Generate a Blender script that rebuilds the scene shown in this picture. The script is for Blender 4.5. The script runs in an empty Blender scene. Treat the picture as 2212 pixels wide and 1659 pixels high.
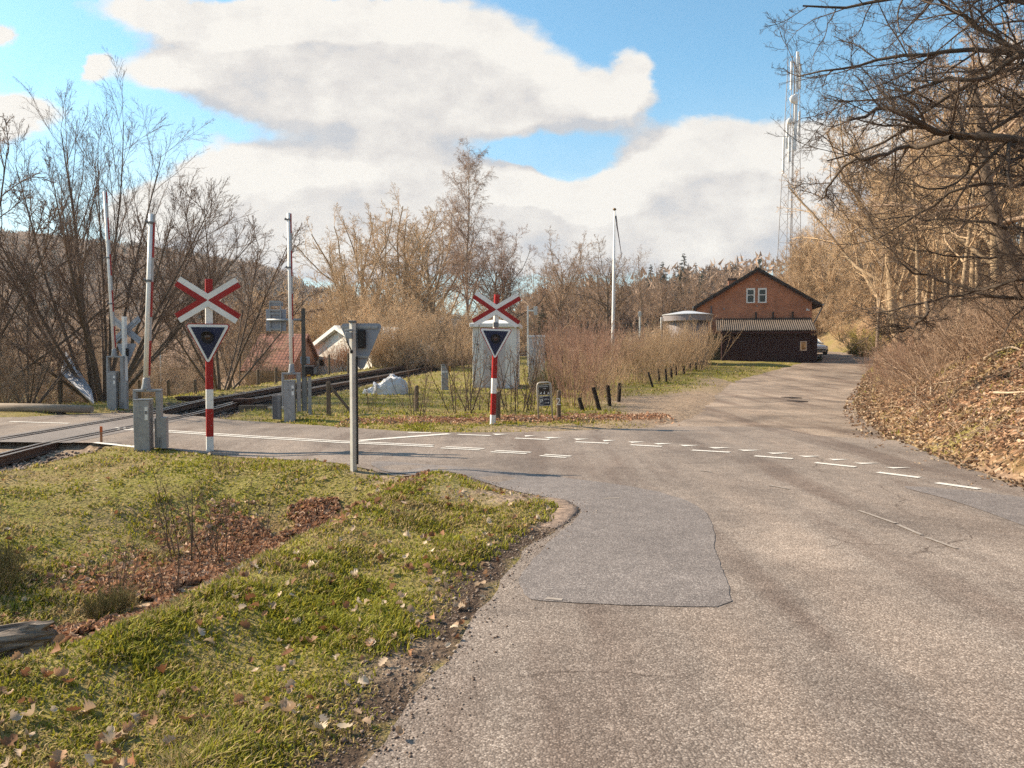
import bpy, math, random
import numpy as np
from mathutils import Vector, Matrix
from mathutils.geometry import delaunay_2d_cdt
R = math.radians
C = bpy.context.scene.collection
SC = bpy.context.scene
rng = np.random.default_rng(11)
random.seed(5)
F0, HOR, CX, CZ = 1661.0, 770.0, 1106.0, 1.6          # focal length, horizon row, centre column and eye height
PITCH = math.atan((829.5 - HOR) / F0)

# ------------------------------------------------------------------ camera geometry
def P(px, py, Y):
    u, v = (px - CX) / F0, (829.5 - py) / F0
    dy = math.cos(PITCH) + v * math.sin(PITCH); dz = -math.sin(PITCH) + v * math.cos(PITCH)
    return Vector((u * Y / dy, Y, CZ + dz * Y / dy))

# ------------------------------------------------------------------ numpy noise
def _hash(ix, iy, s):
    h = (ix.astype(np.int64) * 374761393 + iy.astype(np.int64) * 668265263 + s * 1274126177) & 0x7fffffff
    h = ((h ^ (h >> 13)) * 1274126177) & 0x7fffffff
    return ((h ^ (h >> 16)) & 0xffff) / 65535.0
def vnoise(x, y, s=0):
    x = np.asarray(x, float); y = np.asarray(y, float)
    ix, iy = np.floor(x), np.floor(y); fx, fy = x - ix, y - iy
    fx = fx * fx * (3 - 2 * fx); fy = fy * fy * (3 - 2 * fy)
    a, b = _hash(ix, iy, s), _hash(ix + 1, iy, s); c, d = _hash(ix, iy + 1, s), _hash(ix + 1, iy + 1, s)
    return (a * (1 - fx) + b * fx) * (1 - fy) + (c * (1 - fx) + d * fx) * fy
def fbm(x, y, s=0, o=4):
    t, a, n = 0, 1, 0
    for k in range(o):
        t = t + a * vnoise(np.asarray(x) * 2 ** k, np.asarray(y) * 2 ** k, s + k * 17); n += a; a *= .5
    return t / n
def ss(x, a, b):
    t = np.clip((np.asarray(x, float) - a) / (b - a), 0, 1)
    return t * t * (3 - 2 * t)
def smooth_table(ys, xs, w):
    g = np.arange(ys[0], ys[-1] + .01, .5); v = np.interp(g, ys, xs)
    k = max(1, int(w / .5)); pad = np.concatenate([np.linspace(v[0] - (v[1] - v[0]) * k, v[0], k, endpoint=False), v, v[-1] + (v[-1] - v[-2]) * np.arange(1, k + 1)])
    ker = np.ones(k) / k
    for _ in range(2): pad = np.convolve(pad, ker, 'same')
    return g, pad[k:-k]

# ------------------------------------------------------------------ lie of the land
_BY, _BZ = smooth_table([-60, 20, 30, 39, 48, 57, 65, 73, 95, 140, 300, 900], [0, 0, .12, .33, .72, 1.25, 1.6, 1.87, 2.7, 5, 12, 14], 7)
_FY, _FX = smooth_table([-60, 3, 9.5, 11, 14, 20, 31, 49, 65, 75, 88, 105, 140, 400], [6.3, 6.2, 6.35, 6.6, 7.3, 9.6, 14.7, 23.8, 32.2, 34.2, 32, 26, 22, 40], 2)
_TY, _TX = smooth_table([-60, 14, 24, 36, 50, 62, 75, 95], [-7.6, -9.2, -9.4, -8.6, -5.9, -2.2, 3, 12], 7)
def xfoot(y): return np.interp(y, _FY, _FX)
def xtrack(y): return np.interp(y, _TY, _TX)
def xditch(y): return np.interp(y, [-5, 2, 3.5, 4.3, 6.2, 8.5, 10.5, 12], [-5.2, -4.5, -4.0, -3.5, -3.25, -2.8, -2.55, -2.4])
def S(x, y):
    x = np.asarray(x, float); y = np.asarray(y, float)
    base = np.interp(y, _BY, _BZ)
    dl = (xtrack(y) - 2.2) - x                                        # left of the railway the land falls into a valley
    dep = ss(dl, 0, 15) * ss(y, 21.5, 32)
    z = base * (1 - dep) - 2.6 * dep
    # hills across the valley
    zh = np.interp(x, [-900, -266, -194, -130, -95, -60, 0], [64, 59, 51, 41, 22, 8, 0])
    z = z + zh * ss(y, 130, 420)
    zf = np.interp(x, [-900, -420, -330, -220, -100, 60], [90, 84, 66, 62, 44, 8])
    z = z + np.maximum(0, zf - zh) * ss(y, 520, 850)
    # wooded bank on the right
    d = np.maximum(0, (x - xfoot(y)) * .86)
    zb = np.where(d < 7, .72 * d - .05 * np.exp(-d), .72 * 7 + (d - 7) * .36)
    zb = np.where(zb > 11, 11 + (zb - 11) * .1, zb) * (1 - .55 * ss(y, 100, 170))
    zb = np.where(d > 0, np.maximum(zb, 0), 0)
    zb = zb * (1 + .25 * (fbm(x * .35, y * .35, 3) - .5)) + ss(d, .2, 2) * .5 * (fbm(x * .9, y * .9, 9) - .5)
    z = z + zb
    # ditch left of the near verge
    xc = xditch(y)
    q = x - xc
    fade = 1 - ss(y, 9.0, 11.4)
    bump = np.where(q > 0, 1 - ss(q, .25, 1.65), 1 - ss(-q, .3, 4.4))
    z = z - (.74 * bump * fade) + .12 * fade * np.exp(-((q - 1.72) / .5) ** 2)
    z = z - .1 * ss(-x, 2.5, 4.5) * (1 - ss(y, 13.2, 14.2)) * (1 - bump * fade)
    return z
def Sf(x, y): return float(S(np.array([x]), np.array([y]))[0])
def G(px, py):
    Y = 3.0
    lo, hi = 1.5, 400.0
    # march outward until the ray meets the ground
    prev = lo; Y = lo
    while Y < hi:
        p = P(px, py, Y)
        if p.z <= Sf(p.x, p.y): break
        prev = Y; Y *= 1.03
    a, b = prev, Y
    for _ in range(24):
        m = (a + b) / 2; p = P(px, py, m)
        if p.z <= Sf(p.x, p.y): b = m
        else: a = m
    p = P(px, py, b); return Vector((p.x, p.y, Sf(p.x, p.y)))
def flat(px, py, z=0.0):
    Y = (CZ - z) * F0 / (py - HOR)
    for _ in range(6):
        p = P(px, py, Y); Y *= (CZ - z) / (CZ - p.z)
    p = P(px, py, Y); return (p.x, p.y)

# ------------------------------------------------------------------ object helpers
def tag(o, label=None, cat=None, group=None, kind=None):
    if label: o['label'] = label
    if cat: o['category'] = cat
    if group: o['group'] = group
    if kind: o['kind'] = kind
    return o
def empty(name, loc, rz=0.0, label=None, cat=None, group=None):
    o = bpy.data.objects.new(name, None); C.objects.link(o); o.empty_display_size = .2
    o.location = loc; o.rotation_euler = (0, 0, rz)
    return tag(o, label, cat, group)
def link(name, me, parent=None):
    o = bpy.data.objects.new(name, me); C.objects.link(o)
    if parent is not None: o.parent = parent
    return o
def np_mesh(name, V, F, m=None, smooth=False, col=None, attrs=None):
    V = np.ascontiguousarray(V, np.float32); F = np.ascontiguousarray(F, np.int32)
    me = bpy.data.meshes.new(name); k = F.shape[1]
    me.vertices.add(len(V)); me.vertices.foreach_set('co', V.ravel())
    me.loops.add(F.size); me.loops.foreach_set('vertex_index', F.ravel())
    me.polygons.add(len(F)); me.polygons.foreach_set('loop_start', np.arange(0, F.size, k, dtype=np.int32))
    me.polygons.foreach_set('loop_total', np.full(len(F), k, np.int32))
    if smooth: me.polygons.foreach_set('use_smooth', np.ones(len(F), bool))
    me.update(calc_edges=True)
    if col is not None:
        a = me.color_attributes.new('col', 'FLOAT_COLOR', 'POINT')
        c = np.ones((len(V), 4), np.float32); c[:, :3] = col; a.data.foreach_set('color', c.ravel())
    for n, d in (attrs or {}).items():
        a = me.attributes.new(n, 'FLOAT', 'POINT'); a.data.foreach_set('value', np.ascontiguousarray(d, np.float32))
    if m: me.materials.append(m)
    return me
class MB:
    """Collects shapes; build() links them as one mesh object."""
    def __init__(s, M=None): s.v, s.f, s.mi, s.M = [], [], [], M
    def add(s, vs, fs, mi=0):
        n = len(s.v)
        for p in vs:
            p = Vector(p); s.v.append(s.M @ p if s.M else p)
        for f in fs: s.f.append([i + n for i in f]); s.mi.append(mi)
        return s
    def box(s, x0, x1, y0, y1, z0, z1, mi=0, M=None):
        vs = [Vector((x, y, z)) for z in (z0, z1) for y in (y0, y1) for x in (x0, x1)]
        if M: vs = [M @ p for p in vs]
        return s.add(vs, [(0, 2, 3, 1), (4, 5, 7, 6), (0, 1, 5, 4), (2, 6, 7, 3), (0, 4, 6, 2), (1, 3, 7, 5)], mi)
    def tube(s, pts, rad, n=8, mi=0, caps=True):
        pts = [Vector(p) for p in pts]; k = len(pts)
        if not hasattr(rad, '__len__'): rad = [rad] * k
        vs = []; a = None
        for i, p in enumerate(pts):
            t = (pts[min(i + 1, k - 1)] - pts[max(i - 1, 0)]).normalized()
            if a is None: a = t.orthogonal().normalized()
            a = (a - t * a.dot(t)).normalized(); b = t.cross(a)
            for j in range(n):
                g = 2 * math.pi * j / n
                vs.append(p + (a * math.cos(g) + b * math.sin(g)) * rad[i])
        fs = [(i * n + j, i * n + (j + 1) % n, (i + 1) * n + (j + 1) % n, (i + 1) * n + j) for i in range(k - 1) for j in range(n)]
        if caps: fs += [tuple(range(n))[::-1], tuple(range((k - 1) * n, k * n))]
        return s.add(vs, fs, mi)
    def prism(s, poly, y0, y1, mi=0):
        """poly in (x,z), extruded along y"""
        n = len(poly); vs = [(x, y0, z) for x, z in poly] + [(x, y1, z) for x, z in poly]
        fs = [tuple(range(n)), tuple(range(n, 2 * n))[::-1]] + [(i, i + n, (i + 1) % n + n, (i + 1) % n) for i in range(n)]
        return s.add(vs, fs, mi)
    def plate(s, poly, z0, z1, mi=0):
        n = len(poly); vs = [(x, y, z0) for x, y in poly] + [(x, y, z1) for x, y in poly]
        fs = [tuple(range(n))[::-1], tuple(range(n, 2 * n))] + [(i, (i + 1) % n, (i + 1) % n + n, i + n) for i in range(n)]
        return s.add(vs, fs, mi)
    def lathe(s, prof, n=16, mi=0, c=(0, 0)):
        vs = [(c[0] + r * math.cos(2 * math.pi * j / n), c[1] + r * math.sin(2 * math.pi * j / n), z) for r, z in prof for j in range(n)]
        k = len(prof)
        fs = [(i * n + j, i * n + (j + 1) % n, (i + 1) * n + (j + 1) % n, (i + 1) * n + j) for i in range(k - 1) for j in range(n)]
        fs += [tuple(range(n))[::-1], tuple(range((k - 1) * n, k * n))]
        return s.add(vs, fs, mi)
    def build(s, name, mats, parent=None, smooth=False, bevel=0):
        me = bpy.data.meshes.new(name); me.from_pydata([tuple(p) for p in s.v], [], s.f)
        for m in (mats if isinstance(mats, (list, tuple)) else [mats]): me.materials.append(m)
        me.polygons.foreach_set('material_index', s.mi)
        if smooth: me.polygons.foreach_set('use_smooth', [len(f) == 4 for f in s.f])
        me.validate(); me.update()
        o = link(name, me, parent)
        if bevel:
            b = o.modifiers.new('b', 'BEVEL'); b.width = bevel; b.segments = 2; b.limit_method = 'ANGLE'; b.angle_limit = R(40)
        return o
def text_mesh(txt, size, ext=.002):
    cu = bpy.data.curves.new('t', 'FONT'); cu.body = txt; cu.size = size; cu.extrude = ext; cu.align_x = 'CENTER'; cu.align_y = 'CENTER'
    o = bpy.data.objects.new('t', cu); C.objects.link(o)
    dg = bpy.context.evaluated_depsgraph_get(); dg.update()
    me = bpy.data.meshes.new_from_object(o.evaluated_get(dg))
    bpy.data.objects.remove(o); return me

# ------------------------------------------------------------------ materials
MATS = {}
def mat(name, c1, c2=None, scale=4, rough=.75, bump=0, bscale=60, metal=0, spec=.3, rnd=0, c3=None, stretch=None, coat=0):
    if name in MATS: return MATS[name]
    m = bpy.data.materials.new(name); m.use_nodes = True; nt = m.node_tree; N = nt.nodes; L = nt.links
    b = N['Principled BSDF']; b.inputs['Roughness'].default_value = rough; b.inputs['Metallic'].default_value = metal
    b.inputs['Specular IOR Level'].default_value = spec; b.inputs['Coat Weight'].default_value = coat
    tc = N.new('ShaderNodeTexCoord'); src = tc.outputs['Object']
    if stretch:
        mp = N.new('ShaderNodeMapping'); mp.inputs['Scale'].default_value = stretch; L.new(src, mp.inputs[0]); src = mp.outputs[0]
    if c2 is None: c2 = tuple(x * .8 for x in c1)
    nz = N.new('ShaderNodeTexNoise'); nz.inputs['Scale'].default_value = scale; nz.inputs['Detail'].default_value = 6; nz.inputs['Roughness'].default_value = .65
    L.new(src, nz.inputs['Vector'])
    cr = N.new('ShaderNodeValToRGB'); L.new(nz.outputs['Fac'], cr.inputs[0])
    cr.color_ramp.elements[0].position = .34; cr.color_ramp.elements[0].color = (*c2, 1)
    cr.color_ramp.elements[1].position = .66; cr.color_ramp.elements[1].color = (*c1, 1)
    if c3:
        e = cr.color_ramp.elements.new(.8); e.color = (*c3, 1)
    out = cr.outputs[0]
    if rnd:
        oi = N.new('ShaderNodeObjectInfo'); hs = N.new('ShaderNodeHueSaturation'); mr = N.new('ShaderNodeMapRange')
        mr.inputs['To Min'].default_value = 1 - rnd; mr.inputs['To Max'].default_value = 1 + rnd
        L.new(oi.outputs['Random'], mr.inputs[0]); L.new(mr.outputs[0], hs.inputs['Value']); L.new(out, hs.inputs['Color']); out = hs.outputs[0]
    L.new(out, b.inputs['Base Color'])
    if bump:
        n2 = N.new('ShaderNodeTexNoise'); n2.inputs['Scale'].default_value = bscale; n2.inputs['Detail'].default_value = 5; L.new(src, n2.inputs['Vector'])
        bp = N.new('ShaderNodeBump'); bp.inputs['Strength'].default_value = bump; bp.inputs['Distance'].default_value = .01
        L.new(n2.outputs['Fac'], bp.inputs['Height']); L.new(bp.outputs[0], b.inputs['Normal'])
    MATS[name] = m; return m
def mat_attr(name, rough=.8, trans=0.0, spec=.2):
    """colour comes from the mesh's own 'col' attribute"""
    m = bpy.data.materials.new(name); m.use_nodes = True; nt = m.node_tree; N = nt.nodes; L = nt.links
    b = N['Principled BSDF']; b.inputs['Roughness'].default_value = rough; b.inputs['Specular IOR Level'].default_value = spec
    a = N.new('ShaderNodeAttribute'); a.attribute_name = 'col'; L.new(a.outputs['Color'], b.inputs['Base Color'])
    if trans:
        t = N.new('ShaderNodeBsdfTranslucent'); L.new(a.outputs['Color'], t.inputs['Color'])
        mx = N.new('ShaderNodeMixShader'); mx.inputs[0].default_value = trans
        L.new(b.outputs[0], mx.inputs[1]); L.new(t.outputs[0], mx.inputs[2]); L.new(mx.outputs[0], N['Material Output'].inputs[0])
    MATS[name] = m; return m

galv = mat('galvanised', (.33, .335, .345), (.23, .235, .245), 9, .55, .15, 90, .35, .4)
galv_dark = mat('dull_steel', (.20, .20, .21), (.12, .12, .125), 6, .6, .1, 80, .3, .4)
white_paint = mat('white_paint', (.78, .77, .75), (.66, .65, .62), 5, .5, .05, 50)
red_paint = mat('red_paint', (.34, .015, .014), (.27, .012, .012), 5, .45, 0)
blue_paint = mat('blue_paint', (.010, .014, .052), (.008, .011, .04), 4, .4)
black_paint = mat('black_plastic', (.018, .014, .016), (.011, .01, .011), 6, .5)
lens_red = mat('lamp_glass', (.045, .008, .008), (.025, .006, .006), 8, .15, spec=.6)
sign_back = mat('sign_back', (.27, .29, .335), (.225, .24, .285), 3, .55, 0, metal=.2)
wood_grey = mat('weathered_wood', (.19, .145, .105), (.085, .062, .045), 3, .9, .5, 30, stretch=(6, 6, .8))
wood_dark = mat('dark_wood', (.035, .024, .018), (.018, .013, .011), 5, .9, .4, 40)
yellow_paint = mat('yellow_paint', (.6, .3, .03), (.45, .22, .02), 5, .6)
# ------------------------------------------------------------------ roads: outlines in plan
def pl(pts): return [flat(*p) for p in pts]
EDGE_NEAR = pl([(800, 1659), (880, 1530), (965, 1420), (1040, 1310), (1095, 1225), (1150, 1175), (1205, 1148), (1243, 1118), (1257, 1100), (1228, 1081), (1100, 1056), (1000, 1038), (900, 1022), (770, 1006), (620, 985), (470, 971), (350, 963), (150, 955), (40, 955)])
EDGE_FAR = pl([(0, 905), (120, 898), (262, 893), (390, 897), (500, 908), (640, 917), (755, 924), (900, 934), (1050, 935), (1200, 932), (1330, 927), (1500, 921), (1690, 923), (1735, 937), (1800, 945), (1950, 951)])
MAIN = [(6.9, -14), (-3.2, -14), (-2.0, -4), (-1.05, 1.2)] + EDGE_NEAR + [(-12, 14.6), (-30, 15), (-70, 15)] + [(-70, 19.8), (-30, 19.8)] + EDGE_FAR + [(7.0, 13.2), (6.5, 11), (6.2, 9.4), (6.0, 3)]
LANE_L = [(2.6, 16.6), (4.6, 19.5), (6.8, 26), (8.6, 32), (11.6, 40), (15.6, 47), (20.3, 54.5), (24.6, 62), (26.5, 72), (26, 84), (21, 96)]
LANE_R = [(24, 102), (31.5, 88), (33.8, 76), (31.6, 66), (27.2, 57), (23.0, 49.5), (18.4, 40.5), (14.3, 31.5), (11.3, 25.5), (9.3, 20.6), (7.6, 15.6), (6.8, 14.2)]
LANE = LANE_L + LANE_R
def resample(poly, step, jit=0, seed=0):
    out = []; n = len(poly)
    for i in range(n):
        a, b = np.array(poly[i]), np.array(poly[(i + 1) % n]); L_ = np.linalg.norm(b - a); k = max(1, int(L_ / step))
        for j in range(k): out.append(a + (b - a) * j / k)
    out = np.array(out)
    if jit:
        d = np.roll(out, -1, 0) - np.roll(out, 1, 0); nr = np.stack([d[:, 1], -d[:, 0]], 1); nr /= np.linalg.norm(nr, axis=1)[:, None] + 1e-9
        q = fbm(out[:, 0] * 2.2, out[:, 1] * 2.2, seed, 4) - .5
        out = out + nr * (q * jit)[:, None]
    return out
def smooth_poly(p, it=2):
    p = np.array(p)
    for _ in range(it):
        q = .75 * p + .25 * np.roll(p, -1, 0); r = .25 * p + .75 * np.roll(p, -1, 0)
        p = np.stack([q, r], 1).reshape(-1, 2)
    return p
MAINP = resample(smooth_poly(MAIN, 2), .14, .16, 5)
LANEP = resample(smooth_poly(LANE, 2), .3, .5, 8)
def inside(poly, x, y):
    x = np.asarray(x, float); y = np.asarray(y, float); r = np.zeros(x.shape, bool); n = len(poly)
    for i in range(n):
        x0, y0 = poly[i]; x1, y1 = poly[(i + 1) % n]
        if y0 == y1: continue
        c = ((y0 > y) != (y1 > y)) & (x < (x1 - x0) * (y - y0) / (y1 - y0) + x0)
        r ^= c
    return r
def edist(poly, x, y):
    x = np.asarray(x, float); y = np.asarray(y, float); d = np.full(x.shape, 1e9); n = len(poly)
    for i in range(n):
        a = poly[i]; b = poly[(i + 1) % n]; e0, e1 = b[0] - a[0], b[1] - a[1]; L2 = e0 * e0 + e1 * e1 + 1e-12
        t = np.clip(((x - a[0]) * e0 + (y - a[1]) * e1) / L2, 0, 1)
        d = np.minimum(d, (x - a[0] - t * e0) ** 2 + (y - a[1] - t * e1) ** 2)
    return np.sqrt(d)
MAINC = resample(smooth_poly(MAIN, 1), 1.2); LANEC = resample(smooth_poly(LANE, 1), 2.0)
def sheet(name, poly, dz, m, step, zfun=None):
    """one sheet cut to an outline, laid on the land"""
    poly = np.array(poly); x0, y0 = poly.min(0); x1, y1 = poly.max(0)
    gx, gy = np.meshgrid(np.arange(x0, x1, step), np.arange(y0, y1, step)); gx = gx.ravel(); gy = gy.ravel()
    k = inside(poly, gx, gy)
    gx, gy = gx[k], gy[k]
    if len(gx):
        k = edist(poly[::2] if len(poly) > 200 else poly, gx, gy) > step * .4; gx, gy = gx[k], gy[k]
    pts = [Vector((a, b)) for a, b in poly] + [Vector((a, b)) for a, b in zip(gx, gy)]
    r = delaunay_2d_cdt(pts, [], [list(range(len(poly)))], 1, 1e-5)
    V = np.array([(p.x, p.y) for p in r[0]]); z = S(V[:, 0], V[:, 1]) + dz
    if zfun is not None: z = z + zfun(V[:, 0], V[:, 1])
    me = bpy.data.meshes.new(name); me.from_pydata(np.column_stack([V, z]).tolist(), [], [list(f) for f in r[2]])
    me.polygons.foreach_set('use_smooth', [True] * len(me.polygons)); me.materials.append(m); me.update()
    o = link(name, me); o['kind'] = 'structure'; return o
def asphalt(name, ca, cb, stone, wear, bump=.5, vscale=85, along=None):
    m = bpy.data.materials.new(name); m.use_nodes = True; nt = m.node_tree; N = nt.nodes; L = nt.links
    b = N['Principled BSDF']; b.inputs['Roughness'].default_value = .8; b.inputs['Specular IOR Level'].default_value = .3
    tc = N.new('ShaderNodeTexCoord'); src = tc.outputs['Object']
    def tex(t, scale, vec=None, **k):
        n = N.new(t); n.inputs['Scale'].default_value = scale; L.new(vec or src, n.inputs['Vector'])
        for a, c in k.items(): n.inputs[a].default_value = c
        return n
    def rng_(v, f0, f1, t0, t1):
        n = N.new('ShaderNodeMapRange'); n.interpolation_type = 'SMOOTHSTEP'; L.new(v, n.inputs[0])
        for q, c in zip(('From Min', 'From Max', 'To Min', 'To Max'), (f0, f1, t0, t1)): n.inputs[q].default_value = c
        return n.outputs[0]
    def ramp(v, els):
        r = N.new('ShaderNodeValToRGB'); L.new(v, r.inputs[0]); e = r.color_ramp.elements
        e[0].position, e[0].color = els[0][0], (*els[0][1], 1); e[1].position, e[1].color = els[-1][0], (*els[-1][1], 1)
        for p, c in els[1:-1]: q = e.new(p); q.color = (*c, 1)
        return r.outputs[0]
    def mul(a, c, f=1.0, mode='MULTIPLY'):
        q = N.new('ShaderNodeMix'); q.data_type = 'RGBA'; q.blend_type = mode
        if isinstance(f, float): q.inputs[0].default_value = f
        else: L.new(f, q.inputs[0])
        L.new(a, q.inputs[6])
        if isinstance(c, tuple): q.inputs[7].default_value = (*c, 1)
        else: L.new(c, q.inputs[7])
        return q.outputs[2]
    v = tex('ShaderNodeTexVoronoi', vscale); v2 = tex('ShaderNodeTexVoronoi', vscale * 2.3)
    sx = N.new('ShaderNodeSeparateColor'); L.new(v.outputs['Color'], sx.inputs[0])
    c = ramp(sx.outputs[0], [(0, ca), (.75, cb), (.96, stone)])
    c = mul(c, rng_(v.outputs['Distance'], .25, .75, 1.0, .5), .7); c = mul(c, rng_(v2.outputs['Distance'], .2, .8, 1.06, .86))
    c = mul(c, ramp(tex('ShaderNodeTexNoise', .5, Detail=7, Roughness=.62, Distortion=.8).outputs['Fac'], [(.32, wear[0]), (.68, wear[1])]))
    c = mul(c, rng_(tex('ShaderNodeTexNoise', 5, Detail=8, Roughness=.72).outputs['Fac'], .3, .7, .84, 1.12))
    if along is not None:                                   # strips worn by wheels, lengthwise
        mp = N.new('ShaderNodeMapping'); mp.inputs['Rotation'].default_value = (0, 0, along); mp.inputs['Scale'].default_value = (1.25, .13, 1); L.new(src, mp.inputs[0])
        c = mul(c, ramp(tex('ShaderNodeTexNoise', 1.0, mp.outputs[0], Detail=5, Roughness=.55, Distortion=.3).outputs['Fac'], [(.36, (.72, .67, .65)), (.5, (1, 1, 1)), (.66, (1.16, 1.13, 1.1))]))
        dist = tex('ShaderNodeTexNoise', 1.6, Detail=4); ad = N.new('ShaderNodeVectorMath'); ad.operation = 'MULTIPLY_ADD'; L.new(dist.outputs['Color'], ad.inputs[0]); ad.inputs[1].default_value = (.7, .7, 0); L.new(src, ad.inputs[2])
        ck = tex('ShaderNodeTexVoronoi', .42, ad.outputs[0]); ck.feature = 'DISTANCE_TO_EDGE'
        gate = rng_(tex('ShaderNodeTexNoise', .35, Detail=2).outputs['Fac'], .5, .6, 0, .75)
        cm = N.new('ShaderNodeMath'); cm.operation = 'MULTIPLY'; L.new(rng_(ck.outputs['Distance'], 0, .006, 1, 0), cm.inputs[0]); L.new(gate, cm.inputs[1])
        c = mul(c, (.3, .26, .24), cm.outputs[0])
        st = tex('ShaderNodeTexNoise', 1.9, Detail=4, Roughness=.5, Distortion=1.2); c = mul(c, (.66, .62, .62), rng_(st.outputs['Fac'], .68, .74, 0, .6))
    L.new(c, b.inputs['Base Color'])
    iv = N.new('ShaderNodeMath'); iv.operation = 'MULTIPLY'; iv.inputs[1].default_value = -1; L.new(v.outputs['Distance'], iv.inputs[0])
    bp = N.new('ShaderNodeBump'); bp.inputs['Strength'].default_value = bump; bp.inputs['Distance'].default_value = .005; L.new(iv.outputs[0], bp.inputs['Height']); L.new(bp.outputs[0], b.inputs['Normal'])
    return m
asp_main = asphalt('asphalt_worn', (.17, .14, .12), (.315, .272, .242), (.47, .42, .38), ((.72, .68, .655), (1.18, 1.13, 1.08)), .5, 105, R(-22))
asp_patch = asphalt('asphalt_patch', (.15, .132, .125), (.262, .232, .22), (.42, .385, .36), ((.8, .78, .78), (1.1, 1.08, 1.07)), .4, 125)
asp_lane = asphalt('asphalt_old', (.22, .178, .145), (.36, .30, .25), (.5, .43, .37), ((.52, .48, .45), (1.32, 1.24, 1.16)), .5, 70, R(-28))
road = sheet('road', MAINP, .006, asp_main, .6)
lane = sheet('lane', LANEP, .002, asp_lane, 1.2)
patch = sheet('road_patch', resample(smooth_poly(pl([(1140, 1068), (1231, 1085), (1261, 1103), (1246, 1121), (1208, 1152), (1165, 1190), (1120, 1262), (1130, 1296), (1190, 1303), (1420, 1312), (1594, 1317), (1570, 1260), (1548, 1205), (1536, 1120), (1500, 1085), (1400, 1058), (1200, 1030), (1000, 1012), (880, 1000), (800, 996), (800, 1008), (905, 1021), (1000, 1036)]), 1), .06, .09, 3), .0105, asp_patch, .5)
patch2 = sheet('road_patch', resample(smooth_poly(pl([(1935, 1051), (2030, 1075), (2120, 1103), (2212, 1138), (2420, 1220), (2420, 1130), (2300, 1092), (2212, 1076), (2100, 1062), (2000, 1053)]), 1), .15, .04, 4), .0105, asp_patch, .5)
xpan = np.array([(float(xtrack(y)) + s * 1.05, y) for s, ys in ((-1, np.linspace(14.35, 19.9, 12)), (1, np.linspace(19.9, 14.15, 12))) for y in ys])
panel = sheet('crossing_surface', resample(xpan, .3, .04, 6), .010, asp_patch, .5)

# ------------------------------------------------------------------ painted markings
def mark_mat():
    m = bpy.data.materials.new('road_paint'); m.use_nodes = True; nt = m.node_tree; N = nt.nodes; L = nt.links; b = N['Principled BSDF']; b.inputs['Roughness'].default_value = .7
    tc = N.new('ShaderNodeTexCoord'); v = N.new('ShaderNodeTexNoise'); v.inputs['Scale'].default_value = 38; v.inputs['Detail'].default_value = 5; L.new(tc.outputs['Object'], v.inputs['Vector'])
    cr = N.new('ShaderNodeValToRGB'); L.new(v.outputs['Fac'], cr.inputs[0]); e = cr.color_ramp.elements
    e[0].position = .33; e[0].color = (.3, .27, .24, 1); e[1].position = .42; e[1].color = (.66, .63, .58, 1); L.new(cr.outputs[0], b.inputs['Base Color']); return m
paint = mark_mat()
worn = mat('worn_paint', (.36, .32, .285), (.24, .2, .17), 30, .8)
MK = {'solid': MB(), 'teeth': MB(), 'dash': MB(), 'old': MB()}
def stripe(key, a, b, w, z=.0135):
    a, b = Vector(flat(*a)), Vector(flat(*b)); d = (b - a); n = Vector((-d.y, d.x)).normalized() * w / 2; k = max(1, int(d.length / .8))
    for i in range(k):
        p, q = a + d * i / k, a + d * (i + 1) / k
        vs = [p - n, q - n, q + n, p + n]; MK[key].add([(v.x, v.y, Sf(v.x, v.y) + z) for v in vs], [(0, 1, 2, 3)])
for dy in (0, 3.2):
    stripe('solid', (352, 930.5 + dy), (560, 944 + dy), .1); stripe('solid', (560, 944 + dy), (740, 954.2 + dy), .1); stripe('solid', (740, 954.2 + dy), (936, 963 + dy), .1)
    stripe('solid', (250, 924.5 + dy), (350, 930.4 + dy), .1)
    for a, b in (((962, 966.4), (1046, 970.6)), ((1070, 974.6), (1147, 978.6)), ((1176, 983), (1233, 987))): stripe('dash', (a[0] - dy * 3, a[1] + dy * .9), (b[0] - dy * 3, b[1] + dy * .9), .09)
stripe('solid', (776, 953), (970, 938.2), .2); stripe('solid', (881, 935.6), (931, 935.9), .12)
stripe('solid', (20, 912), (150, 916), .12); stripe('solid', (205, 957), (325, 963.5), .12)
for a, b in (((989, 939.4), (1060, 942.4)), ((1112.6, 947.7), (1187, 951)), ((1243.5, 955.8), (1315, 958.9)), ((1362, 962.3), (1430, 965.8)), ((1495, 973.8), (1577, 978.4)), ((1630, 986.3), (1713, 992.4)), ((1761, 1001), (1848, 1010.3)), ((1896, 1022), (1987, 1033.5)), ((2023, 1044.9), (2116, 1058.2))):
    stripe('dash', a, b, .125)
for a, b, y in ((1063.5, 1099, 938.1), (1133, 1157, 941.6), (1175, 1215, 945.4), (1239, 1273, 948.7), (1301, 1330, 951.8), (1357, 1393, 955), (1411, 1453, 958.6), (1466.5, 1511, 962.4), (1529, 1580, 967.5), (1593, 1645, 972.9), (1656, 1706, 979.2), (1725, 1774, 986), (1789, 1835, 993), (1843, 1899, 1001.2), (1911, 1968, 1010.8)):
    p, q, t = flat(a, y), flat(b, y + .6), flat((a + b) / 2 - 10, y + 3.0)
    MK['teeth'].add([(v[0], v[1], Sf(*v) + .0135) for v in (t, q, p)], [(0, 1, 2)])
for a, b in (((1512, 1018), (1537, 1021)), ((1660, 1050), (1705, 1058)), ((1855, 1105), (1935, 1133)), ((1940, 1136), (1990, 1158)), ((2000, 1163), (2068, 1188)), ((1305, 1079), (1338, 1078)), ((1180, 1296), (1215, 1299))): stripe('old', a, b, .04)
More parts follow.
